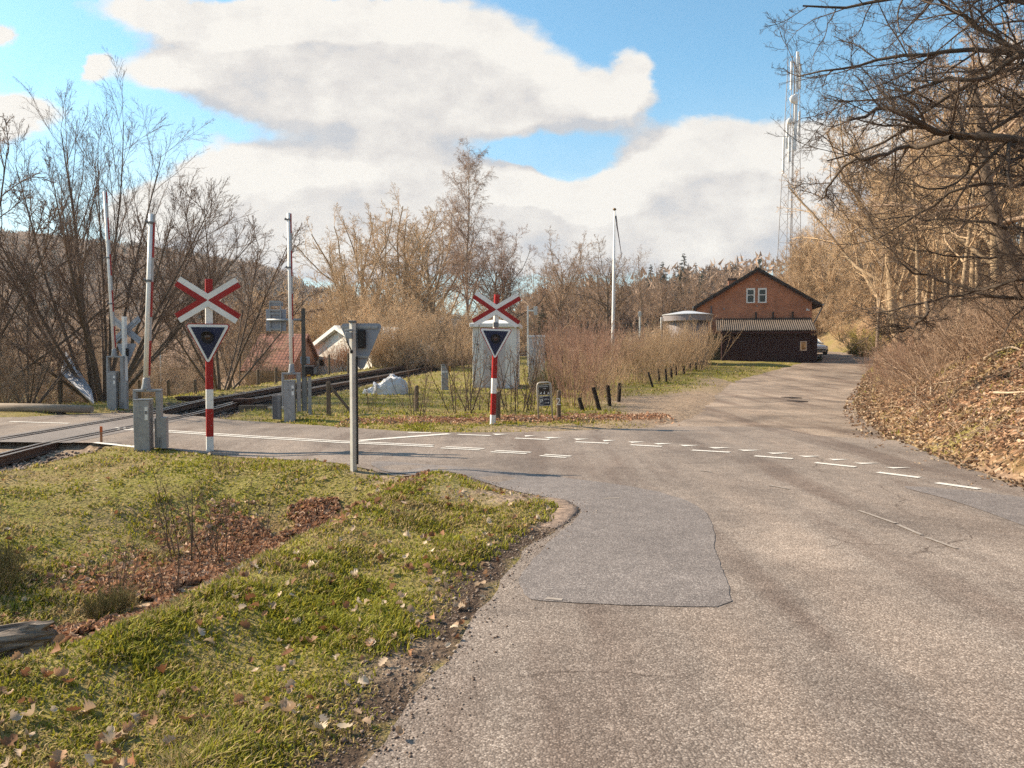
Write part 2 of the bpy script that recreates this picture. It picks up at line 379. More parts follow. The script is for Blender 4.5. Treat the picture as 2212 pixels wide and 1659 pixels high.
for key, nm, m in (('solid', 'road_lines', paint), ('dash', 'road_dashes', paint), ('teeth', 'yield_markings', paint), ('old', 'worn_markings', worn)):
    tag(MK[key].build(nm, m), kind='structure')

# ------------------------------------------------------------------ ground
def axis(f0, f1, st, lo, hi, gr=1.11):
    a = list(np.arange(f0, f1, st)); d, p = st, f1
    while p < hi: a.append(p); d *= gr; p += d
    a.append(hi); d, p = st, f0 - st
    b = []
    while p > lo: b.append(p); d *= gr; p -= d
    b.append(lo); return np.array(b[::-1] + a)
gx = axis(-10.5, 12, .13, -900, 700, 1.09); gy = axis(1.2, 18, .13, -40, 1300, 1.075)
X, Yg = np.meshgrid(gx, gy); Xf, Yf = X.ravel(), Yg.ravel()
def ground_fields(x, y):
    """dips under the roads and what covers the soil: grass, bare dirt, leaf litter"""
    inm = np.zeros(x.shape, bool); dm = np.full(x.shape, 50.0); inl = np.zeros(x.shape, bool); dl = np.full(x.shape, 50.0)
    k = (y > -16) & (y < 24) & (x > -74) & (x < 12)
    inm[k] = inside(MAINC, x[k], y[k]); dm[k] = edist(MAINC, x[k], y[k])
    k = (y > 10) & (y < 104) & (x > -2) & (x < 44)
    inl[k] = inside(LANEC, x[k], y[k]); dl[k] = edist(LANEC, x[k], y[k])
    tr = np.abs(x - xtrack(y)); trk = (1 - ss(tr, 1.35, 2.1)) * (y < 90)
    n1 = fbm(x * .8, y * .8, 21); n2 = fbm(x * 3.1, y * 3.1, 31); n3 = fbm(x * .22, y * .22, 41)
    bank = ss((x - xfoot(y)) * .86, -.3, .5)
    leaf = bank * ss(n1 + .25 * (n2 - .5), .22, .42)
    xc = xditch(y)
    ditch = np.exp(-((x - xc - .1) / .85) ** 2) * (1 - ss(y, 9.4, 10.6)) * ss(y, 5.2, 6.6)
    leaf = np.maximum(leaf, np.clip(ditch * 1.7 - .4 + 1.1 * (n2 - .5), 0, 1))
    hedge = np.exp(-((y - 18.9 - .16 * (x - 1)) / .8) ** 2) * ss(x, -4, -1.5) * (1 - ss(x, 3.2, 4.2))
    leaf = np.maximum(leaf, np.clip(hedge * 1.2 - .2, 0, 1))
    nd = dm + (n2 - .5) * .5
    dirt = (~inm) * (1 - ss(nd, .08, .42)) * (1 - ss(y, 10, 13))
    dirt = np.maximum(dirt, trk)
    court = np.where((x > -2.5) & (x < 11) & (y > 15.5), (1 - ss(np.where(inm | inl, 0, np.minimum(dm, dl * .8)) + (n1 - .5) * 1.2, .5, 1.9 )), 0) * ss(x, -2.5, .5)
    court2 = np.exp(-(((x - 5.0) / 2.2) ** 2 + ((y - 24.5) / 4.6) ** 2))
    dirt = np.maximum(dirt, np.clip(court + 1.8 * court2 - .3 * n1, 0, 1) * (1 - bank))
    dirt = np.maximum(dirt, np.exp(-(((x + .05) / .75) ** 2 + ((y - 8.45) / .42) ** 2)) * ss(n2, .2, .5) * 1.3)
    corner = 1 - ss(dm, .1, .55)
    far = ss(np.hypot(x, y), 70, 130)
    grass = np.clip(1 - dirt - leaf, 0, 1)
    low = np.where(inm, .05 * ss(dm, 0, .25), 0) + np.where(inl, .05 * ss(dl, 0, .6), 0)
    rise = (~(inm | inl)) * .045 * ss(np.minimum(dm, dl), .05, .5) * (1 - trk)
    bmp = (~(inm | inl)) * ss(dm, .1, .6) * ((n2 - .5) * .07 + (n1 - .5) * .12) * (1 - .8 * trk) * (np.hypot(x, y) < 120)
    z = -low + rise + bmp - .12 * trk * (~inm)
    ground_fields.soil = (~inm) * (1 - ss(nd, .12, .6)) * (1 - ss(y, 6.8, 8.2)) * (x < 2) * ss(n2 + n1, .6, .95)
    return z, grass, np.clip(dirt, 0, 1), np.clip(leaf, 0, 1), np.clip(far, 0, 1), inm | inl, dm
gz, g_gr, g_di, g_le, g_fa, g_in, g_dm = ground_fields(Xf, Yf); g_so = ground_fields.soil
Zf = S(Xf, Yf) + gz
ny, nx = X.shape
ii = np.arange(nx * ny).reshape(ny, nx)
Fq = np.stack([ii[:-1, :-1], ii[:-1, 1:], ii[1:, 1:], ii[1:, :-1]], -1).reshape(-1, 4)
def ground_mat():
    m = bpy.data.materials.new('ground_cover'); m.use_nodes = True; nt = m.node_tree; N = nt.nodes; L = nt.links
    b = N['Principled BSDF']; b.inputs['Roughness'].default_value = .95; b.inputs['Specular IOR Level'].default_value = .1
    tc = N.new('ShaderNodeTexCoord')
    def ramp(scale, cols, det=8, ro=.7):
        n = N.new('ShaderNodeTexNoise'); n.inputs['Scale'].default_value = scale; n.inputs['Detail'].default_value = det; n.inputs['Roughness'].default_value = ro; L.new(tc.outputs['Object'], n.inputs['Vector'])
        r = N.new('ShaderNodeValToRGB'); L.new(n.outputs['Fac'], r.inputs[0]); els = r.color_ramp.elements
        els[0].position = cols[0][0]; els[0].color = (*cols[0][1], 1); els[1].position = cols[-1][0]; els[1].color = (*cols[-1][1], 1)
        for p, c in cols[1:-1]: e = els.new(p); e.color = (*c, 1)
        return r.outputs[0]
    def att(n): a = N.new('ShaderNodeAttribute'); a.attribute_name = n; return a.outputs['Fac']
    def mix(f, a, c):
        q = N.new('ShaderNodeMix'); q.data_type = 'RGBA'; L.new(f, q.inputs[0]); L.new(a, q.inputs[6]); L.new(c, q.inputs[7]); return q.outputs[2]
    grass = mix(ramp(.9, [(.35, (0, 0, 0)), (.65, (1, 1, 1))], 4), ramp(7, [(.3, (.085, .08, .02)), (.5, (.2, .19, .035)), (.68, (.30, .25, .10))]), ramp(8, [(.3, (.10, .07, .035)), (.5, (.24, .18, .085)), (.7, (.34, .26, .14))]))
    dirt = ramp(11, [(.28, (.07, .05, .036)), (.5, (.27, .2, .145)), (.72, (.47, .37, .27))])
    v = N.new('ShaderNodeTexVoronoi'); v.inputs['Scale'].default_value = 13; L.new(tc.outputs['Object'], v.inputs['Vector'])
    sp = N.new('ShaderNodeSeparateColor'); L.new(v.outputs['Color'], sp.inputs[0])
    lr = N.new('ShaderNodeValToRGB'); L.new(sp.outputs[0], lr.inputs[0]); e = lr.color_ramp.elements; e[0].position = 0; e[0].color = (.05, .028, .018, 1); e[1].position = .8; e[1].color = (.34, .2, .12, 1); q = e.new(.45); q.color = (.18, .095, .055, 1); q = e.new(.97); q.color = (.5, .36, .25, 1)
    wood = ramp(.12, [(.3, (.22, .15, .10)), (.5, (.33, .23, .15)), (.7, (.43, .31, .2))], 10, .75)
    c = mix(att('dirt'), grass, dirt); c = mix(att('leaf'), c, lr.outputs[0]); c = mix(att('far'), c, wood); c = mix(att('soil'), c, ramp(17, [(.3, (.03, .02, .015)), (.55, (.085, .058, .042)), (.75, (.17, .125, .095))]))
    L.new(c, b.inputs['Base Color'])
    n2 = N.new('ShaderNodeTexNoise'); n2.inputs['Scale'].default_value = 22; n2.inputs['Detail'].default_value = 8; L.new(tc.outputs['Object'], n2.inputs['Vector'])
    bp = N.new('ShaderNodeBump'); bp.inputs['Strength'].default_value = .9; bp.inputs['Distance'].default_value = .04; L.new(n2.outputs['Fac'], bp.inputs['Height']); L.new(bp.outputs[0], b.inputs['Normal'])
    return m
gme = np_mesh('ground', np.column_stack([Xf, Yf, Zf]), Fq, ground_mat(), True, attrs={'dirt': g_di, 'leaf': g_le, 'far': g_fa, 'soil': g_so})
tag(link('ground', gme), kind='structure')
def zg(x, y): return S(x, y) + ground_fields(np.asarray(x, float), np.asarray(y, float))[0]
def zg1(x, y): return float(zg(np.array([x]), np.array([y]))[0])

# worn kerb at the corner
kp = [Vector((*flat(*p), 0)) for p in ((1196, 1078), (1226, 1084), (1249, 1098), (1251, 1106), (1236, 1120), (1206, 1146))]
kb = MB(); prev = None
kk = [k + Vector((-.12, .0, 0)) for k in kp]
dense = []
for i in range(len(kk) - 1):
    for j in range(6): dense.append(kk[i].lerp(kk[i + 1], j / 6))
vs = []
for i, p in enumerate(dense):
    t = (dense[min(i + 1, len(dense) - 1)] - dense[max(i - 1, 0)]).normalized(); n = Vector((t.y, -t.x, 0))
    if i > 18: hgt = max(.004, .03 * (1 - (i - 18) / 8))
    else: hgt = .02 * min(1, i / 5 + .2)
    jt = lambda k: float(vnoise(np.array([i * .7 + k * 9]), np.array([k * 3.3]), 4)[0]) - .5
    for off, h in ((-.12, -.03), (-.09 + .06 * jt(1), hgt * .7), (0, hgt + .014 * jt(2)), (.06 + .05 * jt(3), hgt * .85), (.10 + .06 * jt(4), hgt * .3), (.13, -.03)):
        q = p - n * off; vs.append((q.x, q.y, Sf(q.x, q.y) + .008 + h))
nk = len(dense); kb.add(vs, [(i * 6 + j, i * 6 + j + 1, (i + 1) * 6 + j + 1, (i + 1) * 6 + j) for i in range(nk - 1) for j in range(5)])
ko = kb.build('kerb', mat('worn_kerb', (.30, .22, .17), (.13, .095, .075), 12, .95, .9, 40, c3=(.36, .28, .23)), smooth=True); ko['kind'] = 'structure'
# ------------------------------------------------------------------ bare trees: every branch a tapering tube
def nrm(a): return a / (np.linalg.norm(a, axis=-1, keepdims=True) + 1e-9)
def tubes(Pn, Rn, k=3):
    B, n, _ = Pn.shape
    T = np.empty_like(Pn); T[:, 1:-1] = Pn[:, 2:] - Pn[:, :-2]; T[:, 0] = Pn[:, 1] - Pn[:, 0]; T[:, -1] = Pn[:, -1] - Pn[:, -2]; T = nrm(T)
    ref = np.where(np.abs(T[:, :1, 2:]) > .8, np.array([1., 0, 0]), np.array([0, 0, 1.])); ref = np.broadcast_to(ref, T.shape)
    A = nrm(np.cross(T, ref)); Bv = np.cross(T, A)
    g = 2 * np.pi * np.arange(k) / k
    V = Pn[:, :, None] + (A[:, :, None] * np.cos(g)[None, None, :, None] + Bv[:, :, None] * np.sin(g)[None, None, :, None]) * Rn[:, :, None, None]
    idx = np.arange(B * n * k).reshape(B, n, k)
    a = idx[:, :-1, :]; b = np.roll(idx, -1, 2)[:, :-1, :]; c = np.roll(idx, -1, 2)[:, 1:, :]; d = idx[:, 1:, :]
    return V.reshape(-1, 3), np.stack([a, b, c, d], -1).reshape(-1, 4)
def stack(parts):
    Vs, Fs, o = [], [], 0
    for V, F in parts: Vs.append(V); Fs.append(F + o); o += len(V)
    return np.concatenate(Vs), np.concatenate(Fs)
def grow(rg, Pn, Rn, n, t0, t1, ang, sd, ln, taper, npt, wig, up, rr, rmin, side=None):
    """n children on every parent branch; ln = length as a share of the parent's"""
    B, m, _ = Pn.shape
    t = t0 + (t1 - t0) * (np.arange(n)[None] + rg.random((B, n))) / n
    fi = t * (m - 1); i0 = np.minimum(fi.astype(int), m - 2); fr = (fi - i0)[..., None]
    bi = np.arange(B)[:, None]
    base = Pn[bi, i0] * (1 - fr) + Pn[bi, i0 + 1] * fr
    T = nrm(Pn[bi, i0 + 1] - Pn[bi, i0]); r0 = Rn[bi, i0] * (1 - fr[..., 0]) + Rn[bi, i0 + 1] * fr[..., 0]
    plen = np.linalg.norm(np.diff(Pn, axis=1), axis=2).sum(1)[:, None]
    q = rg.normal(size=T.shape)
    if side is not None: q = q * np.array(side)
    perp = nrm(q - T * (q * T).sum(-1, keepdims=True))
    a = np.radians(rg.normal(ang, sd, (B, n)))[..., None]
    D = nrm(T * np.cos(a) + perp * np.sin(a))
    Ln = plen * ln * (1 - taper * (t - t0) / max(1e-6, 1 - t0)) * rg.uniform(.65, 1.3, (B, n))
    N_ = B * n; D = D.reshape(N_, 3); p = base.reshape(N_, 3); st = (Ln.reshape(N_, 1)) / (npt - 1)
    out = [p]
    for k in range(npt - 1):
        D = nrm(D + rg.normal(0, wig, D.shape) + np.array([0, 0, up])); p = p + D * st; out.append(p)
    P2 = np.stack(out, 1)
    rs = np.maximum(rmin, np.minimum(r0.reshape(-1) * rr, .9 * r0.reshape(-1)))
    R2 = rs[:, None] * np.linspace(1, .38, npt)[None]
    return P2, np.maximum(R2, rmin * .7)
def path(rg, start, d, L_, n, wig, up, r0, r1):
    p = np.array(start, float); d = np.array(d, float); d /= np.linalg.norm(d); o = [p]
    for k in range(n - 1):
        d = nrm(d + rg.normal(0, wig, 3) + np.array([0, 0, up])); p = p + d * L_ / (n - 1); o.append(p)
    return np.array(o), np.linspace(r0, r1, n)
def tree_meshes(name, seed, stems, levels, m_tr, m_cr, leaf=None):
    rg = np.random.default_rng(seed)
    st = stems(rg); Pn = np.stack([s[0] for s in st]); Rn = np.stack([s[1] for s in st])
    tr = [tubes(Pn, Rn, 8)]; cr = []
    for li, lv in enumerate(levels):
        Pn, Rn = grow(rg, Pn, Rn, **lv)
        (tr if li == 0 and lv['rmin'] > .02 else cr).append(tubes(Pn, Rn, 5 if li == 0 else 3))
    V, F = stack(tr); me1 = np_mesh(name + '_trunk', V, F, m_tr, True)
    V, F = stack(cr); me2 = np_mesh(name + '_crown', V, F, m_cr, True)
    return {'trunk': me1, 'crown': me2}
def lv(n, t0, ang, ln, up=.05, wig=.15, npt=5, rr=.5, rmin=.01, sd=12, taper=.5, t1=1.0, side=None):
    return dict(n=n, t0=t0, t1=t1, ang=ang, sd=sd, ln=ln, taper=taper, npt=npt, wig=wig, up=up, rr=rr, rmin=rmin, side=side)
bark_tan = mat('bark_tan', (.42, .31, .20), (.24, .17, .105), 3, .9, .4, 30, rnd=.22)
twig_tan = mat('twig_tan', (.56, .40, .25), (.42, .29, .175), 1.2, .85, rnd=.2)
bark_brown = mat('bark_brown', (.24, .175, .125), (.13, .093, .066), 3, .9, .4, 30, rnd=.2)
twig_brown = mat('twig_brown', (.36, .25, .17), (.25, .17, .118), 1.2, .85, rnd=.2)
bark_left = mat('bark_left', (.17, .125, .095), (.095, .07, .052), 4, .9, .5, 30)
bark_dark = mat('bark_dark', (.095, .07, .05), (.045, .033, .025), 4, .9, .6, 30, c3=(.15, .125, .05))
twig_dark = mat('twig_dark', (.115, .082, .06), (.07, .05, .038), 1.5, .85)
twig_valley = mat('twig_valley', (.42, .30, .21), (.3, .21, .145), 1.2, .85, rnd=.2)
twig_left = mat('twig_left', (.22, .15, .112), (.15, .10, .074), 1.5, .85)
bark_birch = mat('bark_birch', (.62, .52, .42), (.16, .11, .09), 1.6, .8, .2, 30, stretch=(2, 2, 1.2))
twig_birch = mat('twig_birch', (.38, .26, .19), (.28, .19, .14), 1.2, .85)
twig_red = mat('twig_red', (.34, .205, .145), (.235, .135, .095), 1.2, .85, rnd=.2)
twig_straw = mat('twig_straw', (.44, .31, .19), (.3, .2, .12), 1.2, .85, rnd=.15)
needle = mat('needles', (.05, .058, .032), (.022, .028, .018), 2, .8, rnd=.15)
broom = mat('broom_green', (.17, .155, .055), (.09, .085, .032), 2, .8)
yew = mat('bush_yellow_green', (.36, .29, .075), (.2, .165, .045), 2, .8)

def one(H, r0, r1, n=9, wig=.03): return lambda rg: [path(rg, (0, 0, -.3), (rg.normal(0, .05), rg.normal(0, .05), 1), H, n, wig, .06, r0, r1)]
def many(k, H, a0, a1, r0, r1, spread=.3, n=8, wig=.06, up=.05):
    def f(rg):
        o = []
        for i in range(k):
            az = 2 * math.pi * (i + rg.random()) / k; a = R(rg.uniform(a0, a1)); s = rg.random() * spread
            o.append(path(rg, (s * math.cos(az), s * math.sin(az), -.2), (math.sin(a) * math.cos(az), math.sin(a) * math.sin(az), math.cos(a)), H * (rg.uniform(.7, 1.1) if wig > .04 else rg.uniform(.9, 1.04)), n, wig, up, r0 * rg.uniform(.6, 1), r1))
        return o
    return f
def fan(k, H, W, amax, r0, r1, spread=.35, n=12, wig=.022, up=.02):
    # stems fanning from one stool, their lengths following an oval crown
    def f(rg):
        o = []
        for i in range(k):
            az = 2.4 * i + rg.normal(0, .2); a = R(amax) * ((i + .5) / k) ** .72; L_ = 1 / math.sqrt((math.cos(a) / H) ** 2 + (math.sin(a) / W) ** 2) * rg.uniform(.84, 1.04); s = spread * rg.random()
            o.append(path(rg, (s * math.cos(az), s * math.sin(az), -.2), (math.sin(a) * math.cos(az), math.sin(a) * math.sin(az), math.cos(a) + .15), L_, n, wig, up, r0 * rg.uniform(.6, 1), r1))
        return o
    return f
PR = {}
for i, sd_ in enumerate((3, 7)):
    PR['oak%d' % i] = tree_meshes('oak', sd_, one(9.5, .27, .09), [lv(17, .22, 46, .74, .10, .12, 9, .55, .03, taper=.3), lv(10, .15, 42, .42, .07, .17, 6, .5, .014), lv(8, .15, 46, .42, .05, .22, 5, .5, .009), lv(6, .15, 42, .45, .04, .2, 4, .6, .007), lv(3, .3, 40, .5, .03, .2, 3, .7, .006)], bark_tan, twig_tan)
for i, sd_ in enumerate((13, 17, 19)):
    PR['slim%d' % i] = tree_meshes('slim', sd_, one(15.5, .15, .03, 12, .02), [lv(26, .28, 52, .27, .1, .13, 7, .5, .014, taper=.55), lv(8, .15, 45, .45, .05, .18, 5, .5, .009), lv(7, .15, 42, .45, .03, .2, 4, .6, .007), lv(3, .2, 40, .5, .03, .2, 3, .7, .006)], bark_tan, twig_tan)
for i, sd_ in enumerate((23, 29)):
    PR['scrub%d' % i] = tree_meshes('scrub', sd_, many(13, 4.6, 8, 55, .05, .014, .9, 8, .1, .06), [lv(9, .15, 42, .42, .06, .17, 6, .5, .011), lv(8, .15, 45, .5, .03, .22, 5, .55, .008), lv(6, .15, 45, .5, .02, .22, 4, .65, .007), lv(2, .3, 40, .5, 0, .2, 3, .7, .006)], bark_tan, twig_tan)
for i, sd_ in enumerate((31, 37)):
    PR['brown%d' % i] = tree_meshes('brown', sd_, one(8.5, .22, .07), [lv(18, .24, 50, .7, .09, .15, 9, .55, .028, taper=.3), lv(10, .15, 46, .42, .05, .22, 6, .5, .014), lv(7, .15, 46, .42, .05, .22, 5, .5, .01), lv(5, .15, 42, .45, .04, .2, 4, .6, .008), lv(3, .3, 40, .5, .03, .2, 3, .7, .007)], bark_brown, twig_brown)
PR['pole'] = tree_meshes('pole', 41, one(13.5, .13, .03, 12, .02), [lv(24, .2, 48, .26, .1, .13, 7, .5, .014, taper=.5), lv(8, .15, 45, .45, .05, .18, 5, .5, .009), lv(6, .15, 42, .45, .03, .2, 4, .6, .008), lv(3, .2, 40, .5, .03, .2, 3, .7, .007)], bark_brown, twig_brown)
PR['birch'] = tree_meshes('birch', 43, one(18.5, .2, .02, 14, .025), [lv(56, .2, 40, .28, .07, .1, 8, .42, .014, taper=.6), lv(12, .2, 40, .4, -.03, .16, 6, .5, .009), lv(8, .15, 36, .6, -.16, .14, 5, .6, .007), lv(3, .3, 30, .6, -.25, .12, 4, .7, .006)], bark_birch, twig_birch)
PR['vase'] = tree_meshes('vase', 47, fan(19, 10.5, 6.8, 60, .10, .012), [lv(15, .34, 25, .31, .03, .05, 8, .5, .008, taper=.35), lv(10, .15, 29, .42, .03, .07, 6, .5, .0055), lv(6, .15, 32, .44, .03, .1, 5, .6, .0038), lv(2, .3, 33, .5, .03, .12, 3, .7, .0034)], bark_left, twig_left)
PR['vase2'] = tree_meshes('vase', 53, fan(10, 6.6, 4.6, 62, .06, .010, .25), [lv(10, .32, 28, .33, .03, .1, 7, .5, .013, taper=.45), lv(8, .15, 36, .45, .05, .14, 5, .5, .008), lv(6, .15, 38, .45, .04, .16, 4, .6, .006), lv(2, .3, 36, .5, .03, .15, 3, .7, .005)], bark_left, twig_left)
PR['thicket'] = tree_meshes('thicket', 59, many(34, 2.4, 0, 30, .011, .004, .75, 7, .06, .03), [lv(6, .3, 20, .34, .08, .1, 5, .6, .0045, side=(1, 1, .6)), lv(3, .2, 26, .45, .05, .12, 4, .7, .0035)], twig_red, twig_red)
PR['thicket_straw'] = tree_meshes('thicket', 61, many(36, 2.3, 0, 40, .012, .004, .75, 7, .05, .02), [lv(5, .35, 20, .34, .07, .1, 5, .6, .0045), lv(3, .2, 26, .45, .04, .12, 4, .7, .0035)], twig_straw, twig_straw)
PR['sapling'] = tree_meshes('sapling', 67, many(7, 1.7, 0, 28, .012, .004, .25, 8, .05, .03), [lv(9, .15, 40, .3, .06, .12, 5, .6, .004), lv(4, .2, 40, .45, .03, .15, 4, .7, .003)], bark_dark, twig_left)
PR['broom'] = tree_meshes('broom', 71, many(60, 1.25, 0, 40, .009, .004, .5, 6, .05, .05), [lv(9, .15, 22, .42, .1, .08, 5, .7, .004), lv(7, .1, 22, .5, .08, .08, 4, .8, .0035)], broom, broom)
PR['yellow'] = tree_meshes('yellow', 73, many(50, 2.6, 0, 55, .03, .012, .9, 6, .08, .05), [lv(10, .1, 35, .4, .05, .15, 5, .7, .012), lv(9, .1, 40, .45, -.05, .2, 4, .8, .012)], bark_tan, yew)
PR['scrag'] = tree_meshes('scrag', 79, many(12, 1.7, 8, 60, .014, .005, .35, 8, .12, .03), [lv(7, .15, 40, .42, .04, .2, 6, .6, .005), lv(5, .2, 42, .45, .02, .22, 4, .7, .004)], twig_brown, twig_brown)
def spruce(seed):
    rg = np.random.default_rng(seed); H = 15.0
    Pt, Rt = path(rg, (0, 0, -.3), (0, 0, 1), H, 8, .01, 0, .2, .02)
    n = 150; t = np.sort(rg.uniform(.12, .985, n)); az = rg.random(n) * 6.283; ln = (1 - t) * 3.6 * rg.uniform(.7, 1.2, n) + .25
    k = np.arange(6) / 5
    d = np.stack([np.cos(az), np.sin(az)], 1)
    Pb = np.zeros((n, 6, 3)); Pb[:, :, :2] = d[:, None] * (ln[:, None] * k)[..., None]; Pb[:, :, 2] = t[:, None] * H + ln[:, None] * (-.25 * k + .12 * k ** 3)[...]
    Rb = np.full((n, 6), .035) * (1 - .6 * k)
    c = [tubes(Pb, Rb, 3)]
    P2, R2 = grow(rg, Pb, Rb, 14, .1, 1.0, 50, 10, .33, .5, 4, .1, -.05, 1.0, .03); c.append(tubes(P2, R2, 3))
    P3, R3 = grow(rg, P2, R2, 4, .1, 1.0, 45, 10, .5, .3, 3, .1, -.05, 1.0, .03); c.append(tubes(P3, R3, 3))
    V, F = tubes(Pt[None], Rt[None], 7); me1 = np_mesh('spruce_trunk', V, F, bark_brown, True)
    V, F = stack(c); return {'trunk': me1, 'crown': np_mesh('spruce_crown', V, F, needle, False)}
PR['spruce'] = spruce(83)
def top_of(me, q):
    a = np.empty(len(me.vertices) * 3, np.float32); me.vertices.foreach_get('co', a); return float(np.quantile(a[2::3], q))
HT = {k: top_of(v['crown'], .985 if 'vase' in k else .998) for k, v in PR.items()}
def plant(kind, x, y, s, name, label, cat, group=None, rz=None, z=None, sz=None, mats=None, parts=('trunk', 'crown'), tilt=None):
    r = empty(name, (x, y, (zg1(x, y) if z is None else z)), random.uniform(0, 6.28) if rz is None else rz, label, cat, group)
    if tilt: r.rotation_euler = (tilt[0], tilt[1], r.rotation_euler.z)
    r.scale = (s, s, sz or s)
    for i, p in enumerate(parts):
        o = link(p, PR[kind][('trunk', 'crown')[i]], r)
        if mats: o.material_slots[0].link = 'OBJECT'; o.material_slots[0].material = mats[i]
    return r
def plant_px(kind, px, Y, top, H, name, label, cat, group=None, **k):
    """stand a tree of model height H at distance Y under column px so that its top reaches row top"""
    p = P(px, HOR, Y); z = zg1(p.x, Y); zt = P(px, top, Y).z; H = HT[kind]
    s = max(.1, (zt - z) / H); return plant(kind, p.x, Y, s, name, label, cat, group, z=z, **k)

# --- the valley side, left
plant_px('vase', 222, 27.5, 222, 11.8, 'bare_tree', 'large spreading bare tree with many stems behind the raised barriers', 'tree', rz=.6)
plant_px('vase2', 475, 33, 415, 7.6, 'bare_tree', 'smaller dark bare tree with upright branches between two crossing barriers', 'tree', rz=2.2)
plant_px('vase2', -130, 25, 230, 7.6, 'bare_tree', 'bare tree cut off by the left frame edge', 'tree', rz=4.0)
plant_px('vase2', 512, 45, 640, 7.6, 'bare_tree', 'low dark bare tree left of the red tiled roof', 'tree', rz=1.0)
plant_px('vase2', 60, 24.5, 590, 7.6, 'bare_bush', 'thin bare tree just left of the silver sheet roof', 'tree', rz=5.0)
for px, Y, top in ((15, 23.4, 735), (150, 46, 720), (215, 44, 740), (300, 40, 735), (-40, 27, 660), (340, 46, 700), (20, 42, 640), (90, 46, 660), (430, 52, 680), (250, 56, 690), (600, 84, 640), (560, 88, 610)):
    plant_px('scrub%d' % (int(px) % 2), px, Y, top, 5.2, 'scrub_bush', 'bare brown bush of the valley scrub behind the log rail', 'bush', 'bare bushes in the valley left of the track', mats=(bark_tan, twig_valley))
# --- golden wood behind the track
for px, top in ((838, 672), (862, 690)): plant_px('scrub0', px, 50, top, 1, 'scrub_bush', 'golden bare scrub bush on the slope behind the railway track', 'bush', 'golden scrub behind the railway track')
OAKS = ((800, 76, 432, 'oak0', 'broad rounded golden bare tree with fanned limbs left of the birch'), (870, 80, 424, 'oak1', 'tall golden bare tree between the fanned tree and the birch'), (935, 74, 452, 'oak1', 'golden bare tree with reddish twigs just left of the birch'), (745, 70, 520, 'oak0', 'low golden bare tree above the white gabled house'))
for px, Y, top, k, lb in OAKS: plant_px(k, px, Y, top, 14.2, 'bare_tree', lb, 'tree')
plant_px('birch', 1012, 66, 298, 18.0, 'birch_tree', 'tallest bare birch with pale trunk and drooping twigs behind the relay hut', 'tree', rz=1.2)
plant_px('birch', 1085, 72, 480, 18.0, 'birch_tree', 'smaller reddish birch right of the tallest birch', 'tree', rz=3.4)
plant_px('brown0', 1065, 70, 490, 13.5, 'bare_tree', 'dense copper brown tree beside the birch trunk', 'tree', mats=(bark_brown, twig_red))
for px, Y, top in ((690, 86, 600), (725, 84, 630), (770, 80, 600), (815, 56, 640), (850, 66, 585), (890, 58, 640), (915, 70, 590), (950, 60, 630), (985, 56, 660), (1040, 62, 640), (830, 50, 700), (880, 49, 715), (930, 50, 705), (960, 48, 720), (812, 52, 690), (1100, 62, 660), (705, 90, 580), (660, 92, 620), (1075, 54, 690), (1000, 50, 715), (745, 82, 620), (640, 88, 620), (620, 80, 660), (870, 54, 670)):
    plant_px('scrub%d' % (int(px) % 2), px, Y, top, 5.2, 'scrub_bush', 'golden bare scrub bush on the slope behind the railway track', 'bush', 'golden scrub behind the railway track')
# --- row of trees behind the flagpole
plant_px('brown0', 1205, 98, 500, 13.2, 'bare_tree', 'rounded bare tree rising between the far crossing sign and the flagpole', 'tree', rz=.3)
plant_px('brown1', 1312, 92, 506, 13.2, 'bare_tree', 'large dark forked bare tree right behind the flagpole', 'tree', rz=2.3)
plant_px('pole', 1388, 104, 528, 14.8, 'bare_tree', 'slender bare tree with upswept top right of the flagpole', 'tree', rz=1.0)
for i in range(34):
    px = 1105 + i * 17.6 + random.uniform(-8, 8); Y = random.uniform(108, 150); top = 566 + random.uniform(-22, 28) + (14 if px > 1430 else 0)
    plant_px(random.choice(('pole', 'pole', 'brown1')), px, Y, top, 14.6 if True else 13, 'bare_tree', 'bare brown tree in the far wood behind the flagpole', 'tree', 'bare brown trees in the wood behind the flagpole')
plant_px('spruce', 1475, 150, 548, 15, 'spruce_tree', 'tallest dark green spruce on the skyline left of the house', 'tree')
plant_px('spruce', 1430, 160, 566, 15, 'spruce_tree', 'shorter dark spruce on the skyline nearer the flagpole', 'tree')
plant_px('spruce', 1405, 165, 572, 15, 'spruce_tree', 'dark spruce half hidden behind bare trees beside the flagpole', 'tree')
plant_px('spruce', 1172, 84, 655, 15, 'spruce_tree', 'low dark green conifer among trunks right of the far crossing sign', 'tree')
for px, top in ((1500, 568), (1525, 572), (1575, 566), (1610, 560), (1545, 578), (1455, 585)):
    plant_px('spruce', px, random.uniform(165, 190), top, 15, 'spruce_tree', 'thin pale larch on the skyline behind the house chimney', 'tree', 'thin larches on the skyline behind the house', mats=(bark_brown, twig_brown), sz=None)
